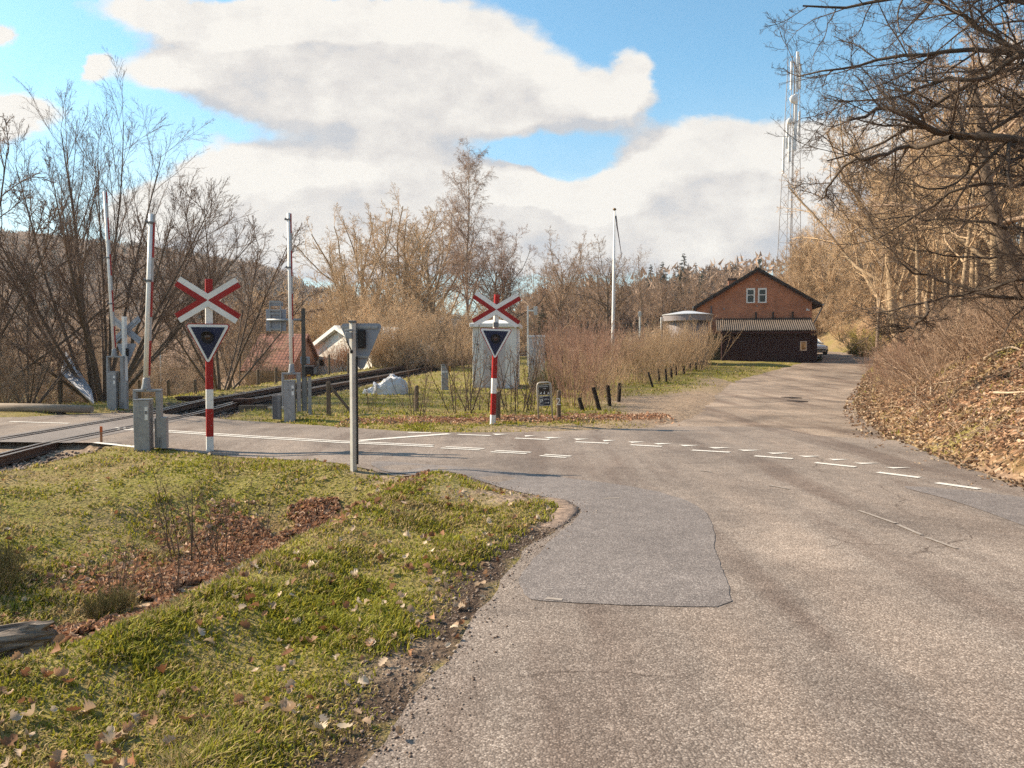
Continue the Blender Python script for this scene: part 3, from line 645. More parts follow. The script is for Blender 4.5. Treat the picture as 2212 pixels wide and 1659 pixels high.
# --- sunlit wood behind and right of the house
random.seed(9)
for i in range(74):
    px = random.uniform(1655, 2290); Y = random.uniform(50, 112)
    p = P(px, HOR, Y)
    if p.x < xfoot(Y) + 2.0: continue
    top = 520 - max(0, px - 1700) * .62 + random.uniform(-45, 60)
    if px < 1760: top = max(top, 470 + random.uniform(0, 60))
    H = {'oak': 14.2, 'sli': 18.0}
    k = random.choice(('slim0', 'slim1', 'slim2', 'slim0', 'oak0', 'oak1'))
    r = plant_px(k, px, Y, max(top, 90), H[k[:3]], 'bare_tree', 'sunlit golden bare tree in the wood on the slope behind the brick house', 'tree', 'sunlit golden trees in the wood on the slope')
    s = r.scale[0]; 
    if s > 1.5: r.scale = (1.5, 1.5, 1.5)
for i in range(14):
    px = random.uniform(1745, 1850); Y = random.uniform(90, 112); p = P(px, HOR, Y)
    plant_px(random.choice(('slim0', 'slim1', 'oak0')), px, Y, random.uniform(440, 560), 1, 'bare_tree', 'sunlit golden bare tree in the wood on the slope behind the brick house', 'tree', 'sunlit golden trees in the wood on the slope')
for i in range(34):
    px = random.uniform(1730, 1880); Y = random.uniform(76, 108); p = P(px, HOR, Y)
    if p.x < xfoot(Y) + 1: continue
    plant('scrub%d' % (i % 2), p.x, Y, random.uniform(.4, .8), 'scrub_bush', 'pale tangled bush under the sunlit trees on the slope', 'bush', 'pale bushes under the sunlit trees')
for i in range(46):
    px = random.uniform(1660, 2230); Y = random.uniform(58, 100); p = P(px, HOR, Y)
    if p.x < xfoot(Y) + .6: continue
    plant('scrub%d' % (i % 2), p.x, Y, random.uniform(.5, .95), 'scrub_bush', 'pale tangled bush under the sunlit trees on the slope', 'bush', 'pale bushes under the sunlit trees')
plant_px('slim1', 1893, 47, 330, 18, 'bare_tree', 'thick straight trunk standing nearest the lane bend on the sunlit slope', 'tree', rz=1.0, mats=(bark_brown, twig_tan))
# --- trees and brush on the near bank
for px, Y, top, k in ((1985, 38, 120, 'slim2'), (2060, 30, 60, 'slim0'), (2150, 34, 40, 'oak1'), (2010, 44, 160, 'slim1'), (2110, 42, 100, 'slim2'), (2235, 28, 0, 'slim1'), (2190, 40, 60, 'slim0'), (1945, 50, 200, 'oak0'), (2080, 50, 120, 'slim1')):
    plant_px(k, px, Y, top, 18 if k[:3] == 'sli' else 14.2, 'bare_tree', 'brown bare tree of the shaded wood on the bank behind the overhanging oak', 'tree', 'brown trees on the bank behind the oak')
random.seed(21)
for i in range(95):
    Y = random.choice((random.uniform(13.5, 24), random.uniform(20, 40), random.uniform(28, 46))); d = random.uniform(.5, 9)
    x = float(xfoot(Y)) + .4 + d
    if x / Y > .72: continue
    plant('scrag', x, Y, random.uniform(.55, 1.35), 'scrag_bush', 'leafless tangled bush on the leaf covered bank by the lane', 'bush', 'leafless tangled bushes on the bank', tilt=(random.uniform(-.2, .2), random.uniform(-.45, .05)))
for px, Y, s in ((1900, 31, .75), (1922, 27.5, .8), (1950, 25, .85), (1978, 23, .75), (1945, 30, .95), (1893, 35, .6), (1915, 38, .75)):
    p = P(px, HOR, Y)
    plant('thicket', p.x, Y, s * .78, 'bramble_bush', 'brown bramble clump at the foot of the bank beside the lane', 'bush', 'brown brambles at the lane edge', mats=(twig_brown, twig_red))
p = P(1862, HOR, 66); plant('yellow', p.x + .3, 66, .95, 'evergreen_bush', 'yellow green evergreen bush on the sunlit slope above the stone block', 'bush')
p = P(2090, HOR, 24); plant('yellow', p.x, 24, .3, 'evergreen_bush', 'small dark green ivy bush below the leaning trunk on the bank', 'bush', mats=(bark_brown, needle))
# --- hedge of shoots by the lane and around the info sign
random.seed(33)
def gp(px, py): g = G(px, py); return g.x, g.y
for px, py, s, k in ((1240, 884, .86, 'thicket'), (1268, 878, .8, 'thicket_straw'), (1300, 868, .75, 'thicket_straw'), (1228, 862, 1.0, 'thicket'), (1252, 852, 1.1, 'thicket'), (1285, 846, 1.05, 'thicket'), (1215, 838, 1.25, 'thicket'), (1322, 858, .7, 'thicket_straw'), (1250, 836, 1.3, 'thicket'), (1290, 830, 1.2, 'thicket')):
    x, y = gp(px, py); plant(k, x, y, s, 'thicket_shrub', 'reddish bare shoots growing between the info sign and the dark stakes', 'shrub', 'reddish shoots beside the info sign')
for px, py, s in ((1390, 831, 1.05), (1412, 823, 1.1), (1437, 814, 1.1), (1461, 808, 1.3), (1486, 801, 1.4), (1510, 795, 1.35), (1448, 800, 1.4), (1370, 828, 1.0), (1400, 818, 1.1), (1435, 810, 1.2), (1460, 803, 1.15), (1350, 822, 1.0), (1490, 796, 1.15), (1330, 816, 1.05), (1385, 808, 1.15)):
    x, y = gp(px, py); plant('thicket_straw', x, y, s, 'thicket_shrub', 'straw coloured dense bare shrub in the thicket before the round tank', 'shrub', 'straw coloured thicket before the tank')
for px, py, s in ((1320, 800, 1.0), (1290, 806, 1.2), (1260, 806, 1.3), (1235, 806, 1.35), (1215, 800, 1.4), (1345, 800, 1.0), (1375, 796, 1.1), (1410, 796, 1.1), (1430, 792, 1.15)):
    x, y = gp(px, py); plant('thicket', x, y, s, 'thicket_shrub', 'reddish bare shrub in the back of the thicket around the flagpole', 'shrub', 'reddish thicket around the flagpole')
x, y = gp(1185, 856); plant('broom', x, y, .85, 'broom_bush', 'olive green broom bush beside the white relay hut', 'bush')
x, y = gp(1305, 802); plant('broom', x, y, 1.5, 'broom_bush', 'olive green broom bush below the flagpole', 'bush')
for px, py, s in ((985, 897, 1.3), (1022, 893, 1.45), (1098, 896, 1.15), (1128, 894, 1.25), (1150, 892, .95)):
    x, y = gp(px, py); plant('sapling', x, y, s * 1.15, 'sapling', 'thin bare sapling in the row beside the far crossing sign', 'sapling', 'thin bare saplings beside the far crossing sign')
x, y = gp(803, 890); plant('sapling', x, y, .62, 'cut_shrub', 'stubby cut back shrub beside the back turned triangle sign', 'shrub')
x, y = gp(893, 905); plant('sapling', x, y, 1.0, 'sapling', 'bare many stemmed sapling before the white covered heap', 'sapling')
# --- shoots in the ditch, near
for px, py, s, lb in ((395, 1215, .78, 'tallest cluster of bare shoots in the ditch among brown leaves'), (470, 1205, .62, 'bare shoots with brown leaves in the middle of the ditch'), (565, 1165, .5, 'short bare shoots where the ditch ends near the triangle sign'), (378, 1300, .42, 'low bare twig clump nearest the grassy crest'), (255, 1290, .45, 'single thin shoots left in the rough grass'), (480, 1030, .33, 'single bare shoot right of the near crossing sign')):
    x, y = gp(px, py); plant('sapling', x, y, s, 'bare_shoots', lb, 'shoots', sz=s * .86)
for px, py, s in ((4, 1250, .24), (-25, 1290, .3), (250, 1330, .2), (210, 1345, .16)):
    x, y = gp(px, py); plant('broom', x, y, s, 'heather_tuft', 'brown wiry tuft in the rough ditch grass near the old log', 'tuft', 'brown wiry tufts in the ditch', mats=(twig_brown, broom))

# ------------------------------------------------------------------ the oak that reaches over the lane from the right
rg = np.random.default_rng(101)
OX, OY = 13.4, 17.0; OZ = zg1(OX, OY)
LIMBS = [([(2500, 250), (2330, 170), (2212, 118), (2154, 83), (2103, 52), (2040, 15), (1960, -25)], 15.5, .10),
 ([(2480, 200), (2300, 125), (2212, 112), (2127, 112), (2035, 106), (1968, 120), (1869, 138), (1813, 146), (1735, 168), (1690, 172)], 16, .075),
 ([(2500, 420), (2350, 350), (2212, 314), (2146, 297), (2059, 293), (2000, 281), (1948, 241), (1900, 235), (1845, 255), (1800, 262)], 15, .12),
 ([(2059, 293), (1968, 317), (1869, 341), (1813, 372), (1785, 415), (1768, 445)], 15, .055),
 ([(2480, 260), (2320, 180), (2212, 140), (2107, 172), (1988, 245), (1916, 309), (1813, 345), (1770, 350)], 17, .075),
 ([(2470, 300), (2300, 215), (2212, 232), (2120, 300), (2090, 380), (2030, 415), (1960, 395), (1900, 405)], 16.5, .06),
 ([(2450, 520), (2320, 500), (2212, 495), (2127, 483), (2027, 475), (1940, 468), (1870, 480)], 18, .06),
 ([(2440, 600), (2320, 640), (2190, 645), (2107, 630), (2027, 606), (1948, 571), (1900, 560)], 17, .06),
 ([(2430, 640), (2300, 600), (2190, 605), (2103, 628), (2013, 645), (1967, 658), (1904, 674), (1838, 684)], 15.5, .055),
 ([(2013, 645), (1990, 690), (1960, 712), (1930, 722), (1905, 735)], 15.5, .035),
 ([(2500, 120), (2350, 30), (2212, 5), (2080, -20), (1950, -10), (1850, 10), (1760, 15), (1700, 0)], 16, .09),
 ([(2480, 330), (2300, 380), (2200, 400), (2100, 395), (2010, 440), (1930, 500), (1880, 520)], 16, .06),
 ([(2212, 112), (2150, 160), (2090, 175), (2010, 180), (1930, 210), (1850, 220), (1790, 215)], 15.5, .05),
 ([(2350, 350), (2260, 250), (2160, 225), (2060, 235), (1980, 200), (1900, 190)], 17.5, .06),
 ([(2420, 560), (2290, 560), (2200, 545), (2110, 560), (2010, 545), (1930, 530)], 17.5, .05)]
def spl(pts, n):
    pts = np.array([tuple(p) for p in pts]); d = np.r_[0, np.cumsum(np.linalg.norm(np.diff(pts, axis=0), axis=1))]
    q = np.linspace(0, d[-1], n * 3); o = np.stack([np.interp(q, d, pts[:, i]) for i in range(3)], 1)
    k = np.ones(5) / 5; pad = np.concatenate([np.repeat(o[:1], 2, 0), o, np.repeat(o[-1:], 2, 0)])
    o = np.stack([np.convolve(pad[:, i], k, 'valid') for i in range(3)], 1); return o[::3]
Pl, Rl = [], []
for pts, Y, r in LIMBS:
    w = [P(a, b, Y + .9 * math.sin(i * .9 + a) * .6 + (1.5 * i / len(pts) - .8)) for i, (a, b) in enumerate(pts)]
    q = spl(w, 16); q += rg.normal(0, .03, q.shape); Pl.append(q); Rl.append(np.linspace(r, r * .2, 16))
Pl, Rl = np.stack(Pl), np.stack(Rl)
oak = empty('oak_tree', (OX, OY, OZ), 0, 'big dark oak overhanging the lane from the right edge with bare twigs', 'tree')
top_z = P(2480, 100, 16).z
tp = np.array([(OX, OY, OZ - .4), (OX - .1, OY - .2, OZ + 1.2), (OX - .1, OY - .4, OZ + 3), (OX - .3, OY - .8, OZ + 5), (OX - .5, OY - .9, top_z)])
V, F = tubes(spl(tp, 10)[None], np.linspace(.48, .2, 10)[None], 12)
off = np.array([OX, OY, OZ])
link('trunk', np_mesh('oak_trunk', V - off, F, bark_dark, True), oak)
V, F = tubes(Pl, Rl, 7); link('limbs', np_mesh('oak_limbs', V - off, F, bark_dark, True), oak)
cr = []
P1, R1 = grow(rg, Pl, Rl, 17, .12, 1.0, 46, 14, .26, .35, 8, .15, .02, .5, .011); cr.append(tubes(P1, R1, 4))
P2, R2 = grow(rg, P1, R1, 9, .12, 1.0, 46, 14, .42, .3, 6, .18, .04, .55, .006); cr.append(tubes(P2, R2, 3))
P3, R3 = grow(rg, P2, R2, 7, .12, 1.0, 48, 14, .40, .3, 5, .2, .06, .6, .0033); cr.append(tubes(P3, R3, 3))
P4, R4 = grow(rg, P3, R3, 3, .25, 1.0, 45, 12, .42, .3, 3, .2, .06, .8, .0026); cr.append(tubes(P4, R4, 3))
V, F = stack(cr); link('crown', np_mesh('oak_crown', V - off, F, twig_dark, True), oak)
# leaning trunk further up the bank
w = [P(2207, 660, 24), P(2196, 600, 24), P(2178, 543, 24), P(2160, 497, 24), P(2146, 452, 24), P(2127, 372, 24), P(2118, 250, 24), P(2090, 120, 24)]
q = spl(w, 14); rl = np.linspace(.24, .08, 14); b0 = np.array([w[0].x, w[0].y, zg1(w[0].x, w[0].y)])
lean = empty('leaning_tree', tuple(b0), 0, 'dark trunk leaning left on the bank at the right edge', 'tree')
q[0, 2] = min(q[0, 2], b0[2] - .2)
V, F = tubes(q[None], rl[None], 9); link('trunk', np_mesh('lean_trunk', V - b0, F, bark_brown, True), lean)
cr = []; P1, R1 = grow(rg, q[None], rl[None], 11, .35, 1, 55, 12, .4, .3, 9, .14, .03, .5, .02); cr.append(tubes(P1, R1, 4))
P2, R2 = grow(rg, P1, R1, 9, .15, 1, 45, 12, .42, .3, 6, .18, .03, .5, .009); cr.append(tubes(P2, R2, 3))
P3, R3 = grow(rg, P2, R2, 7, .15, 1, 45, 12, .42, .3, 4, .2, .03, .6, .006); cr.append(tubes(P3, R3, 3))
P4, R4 = grow(rg, P3, R3, 3, .2, 1, 45, 12, .45, .3, 3, .2, .03, .7, .005); cr.append(tubes(P4, R4, 3))
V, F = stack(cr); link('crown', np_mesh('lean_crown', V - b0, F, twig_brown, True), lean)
# pale fallen branches on the bank
for pts, Y, r, lb in (([(2010, 868), (2011, 842), (2040, 840), (2064, 836), (2086, 829)], 19, .022, 'pale bent fallen branch low on the leafy bank'), ([(2145, 866), (2180, 868), (2215, 866), (2260, 868)], 17, .025, 'pale straight fallen branch near the right frame edge'), ([(2120, 792), (2150, 770), (2175, 757), (2195, 760), (2230, 790)], 19, .035, 'thick pale forked branch lying high on the bank'), ([(1978, 866), (1979, 832)], 20, .025, 'short pale broken stub standing in the bank leaves')):
    ws = []
    for a, b_ in pts:
        g = G(a, b_); ws.append(Vector((g.x, g.y, zg1(g.x, g.y) + .1)) if 'stub' not in lb else P(a, b_, G(1978, 866).y))
    b = MB(); b.tube([tuple(v) for v in spl(ws, 9)], list(np.linspace(r, r * .4, 9)), 7)
    b.build('fallen_branch', mat('pale_branch', (.5, .4, .29), (.33, .25, .17), 3, .85), smooth=True); tag(bpy.context.scene.objects[-1], lb, 'branch')

# ------------------------------------------------------------------ wood on the far hills (nobody could count it)
def hill_wood(name, n, x0, x1, y0, y1, hgt, seed, green):
    rg = np.random.default_rng(seed); x = rg.uniform(x0, x1, n); y = y0 + (y1 - y0) * np.sqrt(rg.random(n)); z = S(x, y)
    H = hgt * rg.uniform(.7, 1.15, n); isg = rg.random(n) < green; W = np.where(isg, H * .2, H * .36)
    k = 64; c = np.stack([x, y, z], 1)[:, None]
    th = rg.random((n, k)) * 6.283; hh = rg.random((n, k)); rad = np.where(isg[:, None], (1 - hh) * 1.0, np.sqrt(np.clip(1 - (2 * hh - 1.1) ** 2, .05, 1))) * W[:, None] * rg.uniform(.6, 1, (n, k))
    base = c + np.stack([np.cos(th) * rad, np.sin(th) * rad, (np.where(isg[:, None], .08 + .85 * hh, .22 + .66 * hh)) * H[:, None]], -1)
    sz = H[:, None, None] * np.where(isg[:, None, None], .06, .06)
    d = nrm(rg.normal(size=(n, k, 3)) + np.array([0, 0, 1.2])); e = nrm(np.cross(d, rg.normal(size=(n, k, 3))))
    V = np.stack([base - e * sz * .42, base + e * sz * .42, base + d * sz * 2.4], 2).reshape(-1, 3)
    tw = .012 * H[:, None]
    cb = np.where(isg[:, None, None], np.array([.06, .066, .05]), np.array([.33, .24, .18])) * rg.uniform(.7, 1.25, (n, 1, 1)) * rg.uniform(.8, 1.2, (n, k, 1))
    col = np.repeat(cb.reshape(-1, 3), 3, 0); Fk = np.arange(len(V)).reshape(-1, 3)
    tv = np.stack([c[:, 0] + np.array([-1, 0, 0]) * tw * 1, c[:, 0] + np.array([1, 0, 0]) * tw, c[:, 0] + np.array([0, 0, 1]) * H[:, None] * .9], 1).reshape(-1, 3)
    Fk = np.concatenate([Fk, np.arange(len(tv)).reshape(-1, 3) + len(V)]); col = np.concatenate([col, np.repeat(np.full((n, 3), .12), 3, 0)])
    return np_mesh(name, np.concatenate([V, tv]), Fk, far_m, False, col=col)
far_m = mat_attr('far_wood', .95, .25)
tag(link('hill_forest', hill_wood('hill_forest', 4600, -330, -55, 150, 445, 12, 5, .07)), kind='stuff')
tag(link('far_forest', hill_wood('far_forest', 2600, -420, 120, 600, 880, 15, 6, .45)), kind='stuff')
tag(link('back_forest', hill_wood('back_forest', 1500, -70, 75, 135, 230, 11, 7, .12)), kind='stuff')
# ------------------------------------------------------------------ level crossing furniture
def rot_box(mb, c, sx, sy, sz, ang, mi=0):
    M = Matrix.Translation(c) @ Matrix.Rotation(ang, 4, 'Y'); mb.box(-sx / 2, sx / 2, -sy / 2, sy / 2, -sz / 2, sz / 2, mi, M)
def tri(cx, cz, w, h, r, n=5):
    """downward triangle with rounded corners, top edge centred at (cx, cz)"""
    A = [Vector((-w / 2, 0)), Vector((w / 2, 0)), Vector((0, -h))]; out = []
    for i in range(3):
        p, a, b = A[i], A[i - 1], A[(i + 1) % 3]; u, v = (a - p).normalized(), (b - p).normalized()
        ang = u.angle(v); tl = r / math.tan(ang / 2); c = p + (u + v).normalized() * (r / math.sin(ang / 2))
        s, e = p + u * tl - c, p + v * tl - c; a0, a1 = math.atan2(s.y, s.x), math.atan2(e.y, e.x); dd = (a1 - a0 + math.pi) % (2 * math.pi) - math.pi
        out += [(cx + c.x + r * math.cos(a0 + dd * k / n), cz + c.y + r * math.sin(a0 + dd * k / n)) for k in range(n + 1)]
    return out
def crossing_sign(px, py, Y, yaw, label, rows, pw=.115, L_=1.2, lean=0, lamp_back=False):
    """rows: image rows of post top, cross centre, triangle top, and the colour changes below"""
    b = P(px, py, Y); zb = zg1(b.x, Y); z0 = P(px, py, Y).z
    t = empty('crossing_sign', (b.x, Y, min(zb, z0)), yaw, label, 'road sign', 'level crossing signs')
    if lean: t.rotation_euler = (0, lean, yaw)
    hz = lambda r: P(px, r, Y).z - min(zb, z0)
    top, cc, tt, ch = hz(rows[0]), hz(rows[1]), hz(rows[2]), [hz(r) for r in rows[3]]
    post = MB(); w = pw / 2
    segs = [(top, cc - .02, 1), (cc - .02, tt - .28, 0)]
    prev, col = tt - .28, 1
    for z in ch + [-.1]: segs.append((prev, z, col)); prev, col = z, 1 - col
    for a, c, m in segs: post.box(-w, w, -w * .8, w * .8, c, a, m)
    po_ = post.build('post', [white_paint, red_paint], t, bevel=.006); po_.rotation_euler = (0, 0, R(20))
    x = MB(); a = R(32.5); wd = .19
    for sx in (-1, 1):
        for sz in (-1, 1):
            d = Vector((math.cos(a) * sx, math.sin(a) * sz)); n = Vector((-d.y, d.x))
            if n.y < 0: n = -n
            # the half towards top or bottom is white, the half towards the side is red
            for sgn in (1, -1):
                m = 0 if sgn * sz > 0 else 1
                p0 = d * .0; q = n * sgn * wd / 2; o = d * (L_ / 2)
                st = wd / 2 / math.tan(a) if m else wd / 2 * math.tan(a)
                inner = d * (st if m == 0 else wd / 2 / math.tan(math.pi / 2 - a) * 0 + st) 
                inner = Vector((0, q.length / math.cos(a) * sz)) if m == 0 else Vector((q.length / math.sin(a) * sx, 0))
                poly = [Vector((0, 0)), o, o + q, inner]
                if (poly[1] - poly[0]).cross(poly[2] - poly[0]) < 0: poly = poly[::-1]
                x.prism([(p.x, p.y + cc) for p in poly], -w * .8 - .03, -w * .8 - .012, m)
    xo = x.build('cross', [white_paint, red_paint], t)
    H_ = .735; s = MB(); s.prism(tri(0, tt, .78, H_, .045), -w * .8 - .034, -w * .8 - .008); so_ = s.build('triangle_plate', red_paint, t)
    s = MB(); s.prism(tri(0, tt - .016, .725, H_ - .045, .032), -w * .8 - .04, -w * .8 - .0345); s.build('white_band', white_paint, so_)
    s = MB(); s.prism(tri(0, tt - .062, .575, H_ - .165, .004), -w * .8 - .046, -w * .8 - .0405); s.build('blue_field', blue_paint, so_)
    lp = MB(Matrix.Translation((0, -w * .8 - .045, tt - .235)) @ Matrix.Rotation(R(90), 4, 'X'))
    lp.lathe([(.10, 0), (.105, .03), (.098, .034), (.09, .026)], 24); lo = lp.build('signal_lamp', black_paint, so_)
    ln = MB(Matrix.Translation((0, -w * .8 - .046, tt - .235)) @ Matrix.Rotation(R(90), 4, 'X')); ln.lathe([(.088, .0), (.075, .018), (.04, .028), (.005, .031)], 24); ln.build('lens', lens_red, so_, smooth=True)
    hd = MB(); vs, fs = [], []
    for i in range(13):
        g = R(-10 + 200 * i / 12); f = .13 * math.sin(max(0, min(math.pi, g)))
        for rr_ in (.108, .102):
            vs += [(rr_ * math.cos(g), -w * .8 - .05, tt - .235 + rr_ * math.sin(g)), (rr_ * math.cos(g), -w * .8 - .06 - f, tt - .235 + rr_ * math.sin(g) - f * .12)]
    for i in range(12):
        k = i * 4; fs += [(k, k + 1, k + 5, k + 4), (k + 2, k + 6, k + 7, k + 3), (k + 1, k + 3, k + 7, k + 5)]
    hd.add(vs, fs); hd.build('visor', black_paint, so_)
    bl = MB()
    for k in range(2 * len(ch) + 2):
        zz = .3 + k * .22
        if zz < tt - .7:
            for sx in (-1, 1): bl.box(sx * (w - .018) - .006, sx * (w - .018) + .006, -w * .8 - .005, -w * .8, zz, zz + .012)
    bl.build('rivets', galv, t)
    bk = MB(); bk.box(-.05, .05, w * .8, w * .8 + .12, tt - .32, tt - .12); bk.build('lamp_housing', black_paint, t, bevel=.008)
    return t
crossing_sign(453.5, 983, 13.55, R(8), 'large crossing sign with lamp triangle on red and white post, nearest the camera', (603, 649, 699.5, [841, 883, 943]), .118, lean=R(.4))
s2 = crossing_sign(1064, 921, 17.6, R(3), 'smaller crossing sign with lamp triangle standing before the white relay hut', (636, 669, 709, [817, 850, 896]), .11, lean=R(1.9))
m_ = MB(); m_.box(-.06, .06, -.12, -.045, 2.27, 2.38); m_.build('sensor_box', galv_dark, s2, bevel=.01)

# back-turned crossing sign across the track
def crossing_back(px, py, Y, yaw, label, rows, cx_=1.25):
    b = P(px, py, Y); zb = zg1(b.x, Y); t = empty('crossing_sign', (b.x, Y, zb), yaw, label, 'road sign', 'level crossing signs')
    hz = lambda r: P(px, r, Y).z - zb
    top, cc, tt = [hz(r) for r in rows]
    m = MB(); m.box(-.055, .055, -.05, .05, -.1, top); m.build('post', white_paint, t, bevel=.006)
    x = MB()
    for sg in (1, -1):
        M = Matrix.Translation((0, .07 + sg * .006, cc)) @ Matrix.Rotation(sg * R(32), 4, 'Y'); x.box(-cx_ / 2, cx_ / 2, -.008, .008, -.095, .095, 0, M)
        x.box(-cx_ / 2 + .05, cx_ / 2 - .05, -.022, -.0085, -.02, .02, 0, M)
    x.build('cross', sign_back, t)
    s = MB(); s.prism(tri(0, tt, .80, .69, .045), .06, .075); s.build('triangle_plate', sign_back, t)
    k = MB(); k.box(-.09, .09, -.02, .06, tt - .36, tt - .14); k.build('lamp_housing', black_paint, t, bevel=.01)
    return t
crossing_back(272, 893, 22.6, R(-22), 'back of a crossing sign seen grey from behind across the track', (684, 713, 742))

# back-turned triangle sign with lamp housing, nearest post
b = P(764, 1021, 11.0); bz = zg1(b.x, 11.0)
t = empty('warning_triangle_sign', (b.x, 11.0, bz), R(-6), 'back of a grey triangle sign with black lamp box on a pale square post', 'road sign')
hz = lambda r: P(764, r, 11.0).z - bz
m = MB(); m.box(-.036, .036, -.036, .036, -.12, hz(697)); o = m.build('post', mat('post_grey', (.56, .54, .50), (.42, .40, .37), 6, .5, .1, 60, .1, .4), t, bevel=.008); o.rotation_euler = (0, 0, R(-38))
m = MB(); m.box(.052, .07, -.012, .012, .1, hz(770)); m.build('shade_strip', black_paint, t)  # black strip stands in for the post's dark right face, shade built as a part
m = MB(); m.box(-.05, .05, -.05, .05, hz(697) + .001, hz(697) + .03); m.build('post_cap', galv_dark, t, bevel=.005)
s = MB(); s.prism(tri(.10, hz(698), .64, .73, .05), .075, .09); so_ = s.build('triangle_plate', sign_back, t)
m = MB(); m.box(-.17, .35, .055, .0745, hz(710), hz(704)); m.build('bracket', galv, t, bevel=.003); m = MB(); m.box(-.05, .21, .045, .0745, hz(773), hz(768)); m.build('bracket', galv, t, bevel=.003)
m = MB(); m.box(.07, .175, -.01, .0745, hz(752), hz(712)); m.build('lamp_housing', black_paint, t, bevel=.015)
m = MB(); m.box(-.075, .02, -.11, -.045, hz(732), hz(718)); m.box(-.085, .03, -.1, -.045, hz(716.5), hz(711)); m.build('clamp_box', galv, t, bevel=.008)
m = MB(); m.tube([(-.05, -.13, hz(733)), (-.03, -.1, hz(745)), (.0, -.075, hz(756))], .01, 6); m.lathe([(.001, hz(764)), (.022, hz(763)), (.022, hz(757)), (.001, hz(756))], 10, c=(.005, -.078)); m.build('cable_end', black_paint, t)

# barrier machines with raised booms
def barrier(px, py, Y, yaw, rows, tilt, label, boomtop, side=1, lamps=()):
    """rows: cabinet top, yoke top, boom foot"""
    b = P(px, py, Y); zb = zg1(b.x, Y); t = empty('crossing_barrier', (b.x, Y, zb), yaw, label, 'barrier', 'raised level crossing barriers')
    hz = lambda r: P(px, r, Y).z - zb
    ct, yt, bf = [hz(r) for r in rows]
    m = MB(); m.box(-.135, .115, -.16, .16, -.12, ct - .02); c = m.build('cabinet', galv, t, bevel=.006)
    m = MB(); m.box(-.142, .122, -.17, .17, ct - .018, ct); m.build('lid', galv, c, bevel=.004)
    m = MB()
    for z in (ct - .13, ct - .22, ct - .25, ct - .35): m.lathe([(.006, z), (.006, z + .012)], 8, c=(-.03, -.163))
    m.build('bolts', galv_dark, c)
    m = MB(); m.box(.045, .095, -.1645, -.1605, ct - .36, ct - .13); m.build('label_plate', white_paint, c)
    m = MB(); m.box(.05, .09, -.1675, -.165, ct - .26, ct - .2); m.build('label_mark', galv_dark, c)
    y = MB(); x0, x1 = (-.17, .29) if side > 0 else (-.2, .24)
    y.box(x0, x1, -.05, .11, yt - .045, yt); y.box(x0, x0 + .05, -.05, .11, ct * .35, yt - .046); y.box(x1 - .09, x1, -.05, .11, .22, yt - .046)
    y.build('yoke', galv, t, bevel=.008)
    w_ = MB(); 
    xa = .27 if side > 0 else -.32
    for k in range(4): w_.box(xa - .1 + k * .028, xa - .078 + k * .028, -.04, .12, .04, yt * .52)
    w_.box(xa + .013, xa + .1, -.055, .13, .03, yt * .54); w_.build('counterweight', galv_dark if side < 0 else galv, t, bevel=.005)
    root = Vector((.03, .03, yt)); L_ = (P(boomtop[0], boomtop[1], Y) - P(px, rows[1], Y)).length
    M = Matrix.Translation(root) @ Matrix.Rotation(tilt, 4, 'Y')
    k = MB(M); k.lathe([(.085, -.03), (.082, .02), (.065, .1), (.06, .19), (.056, .2)], 16); k.build('boom_socket', galv, t, smooth=True)
    bm = MB(M); bm.tube([(0, 0, .15), (-.006, 0, L_ * .5), (-.006, 0, L_)], [.05, .045, .043], 14); bo = bm.build('boom', white_paint, t, smooth=True)
    st = MB(M); z, q = .24, 0
    while z < L_ - .02:
        e = min(L_ - .01, z + (.62 if q == 0 else .42)); st.box(.036, .058, -.03, .03, z, e, q); z = e; q = 1 - q
    st.build('striped_edge', [red_paint, mat('grey_reflector', (.42, .4, .4), (.33, .32, .32), 5, .5)], bo)
    for f in lamps:
        lm = MB(M); z = L_ * f; lm.tube([(-.05, 0, z), (-.10, 0, z + .02)], [.022, .03], 8); lm.lathe([(.055, z - .02), (.055, z + .02)], 14); lm.build('boom_lamp', galv_dark, bo)
    return t
barrier(313, 978, 13.55, R(12), (862, 841, 836), R(2.6), 'nearest raised barrier on grey cabinet in the grass by the large crossing sign', (340, 462), 1, (.95, .62))
barrier(628, 910, 18.6, R(10), (821, 805, 802), R(-.35), 'raised barrier beside the dark gantry post, middle one of the three', (627, 460), -1, (.96, .66))
barrier(246, 887, 22.3, R(10), (802, 769, 766), R(-2.1), 'farthest raised barrier beyond the track before the large bare tree', (229, 414), 1, (.6, .32))

# gantry post with sign panel seen from behind
Y = 21.5; b = P(657, 882, Y); bz = zg1(b.x, Y); t = empty('signal_post', (b.x, Y, bz), R(4), 'dark post with side arm carrying a signal panel seen from behind', 'signal')
hz = lambda r: P(657, r, Y).z - bz; px = lambda d: d * Y / F0
m = MB(); m.box(-.05, .05, -.05, .05, -.2, hz(666)); m.build('post', mat('post_dark', (.1, .095, .085), (.06, .055, .05), 5, .8), t, bevel=.006)
m = MB(); m.tube([(-.05, 0, hz(691)), (px(-77), 0, hz(692))], .04, 12); m.build('arm', galv, t, smooth=True)
m = MB(); m.box(px(-81), px(-38), .1, .12, hz(715), hz(668)); m.box(px(-74), px(-44), .1, .12, hz(661), hz(652.5)); m.build('panel', sign_back, t, bevel=.02)
m = MB()
for d in (-71.5, -49): m.box(px(d) - .018, px(d) + .018, .045, .085, hz(716), hz(650))
for r in (651, 670, 678, 711): m.box(px(-71.5) + .019, px(-49) - .019, .05, .08, hz(r) - .02, hz(r) + .02)
m.build('ladder_frame', galv, t)
m = MB(); m.box(-.02, .08, -.1, .06, .0, hz(815)); m.build('back_rail', galv_dark, t)
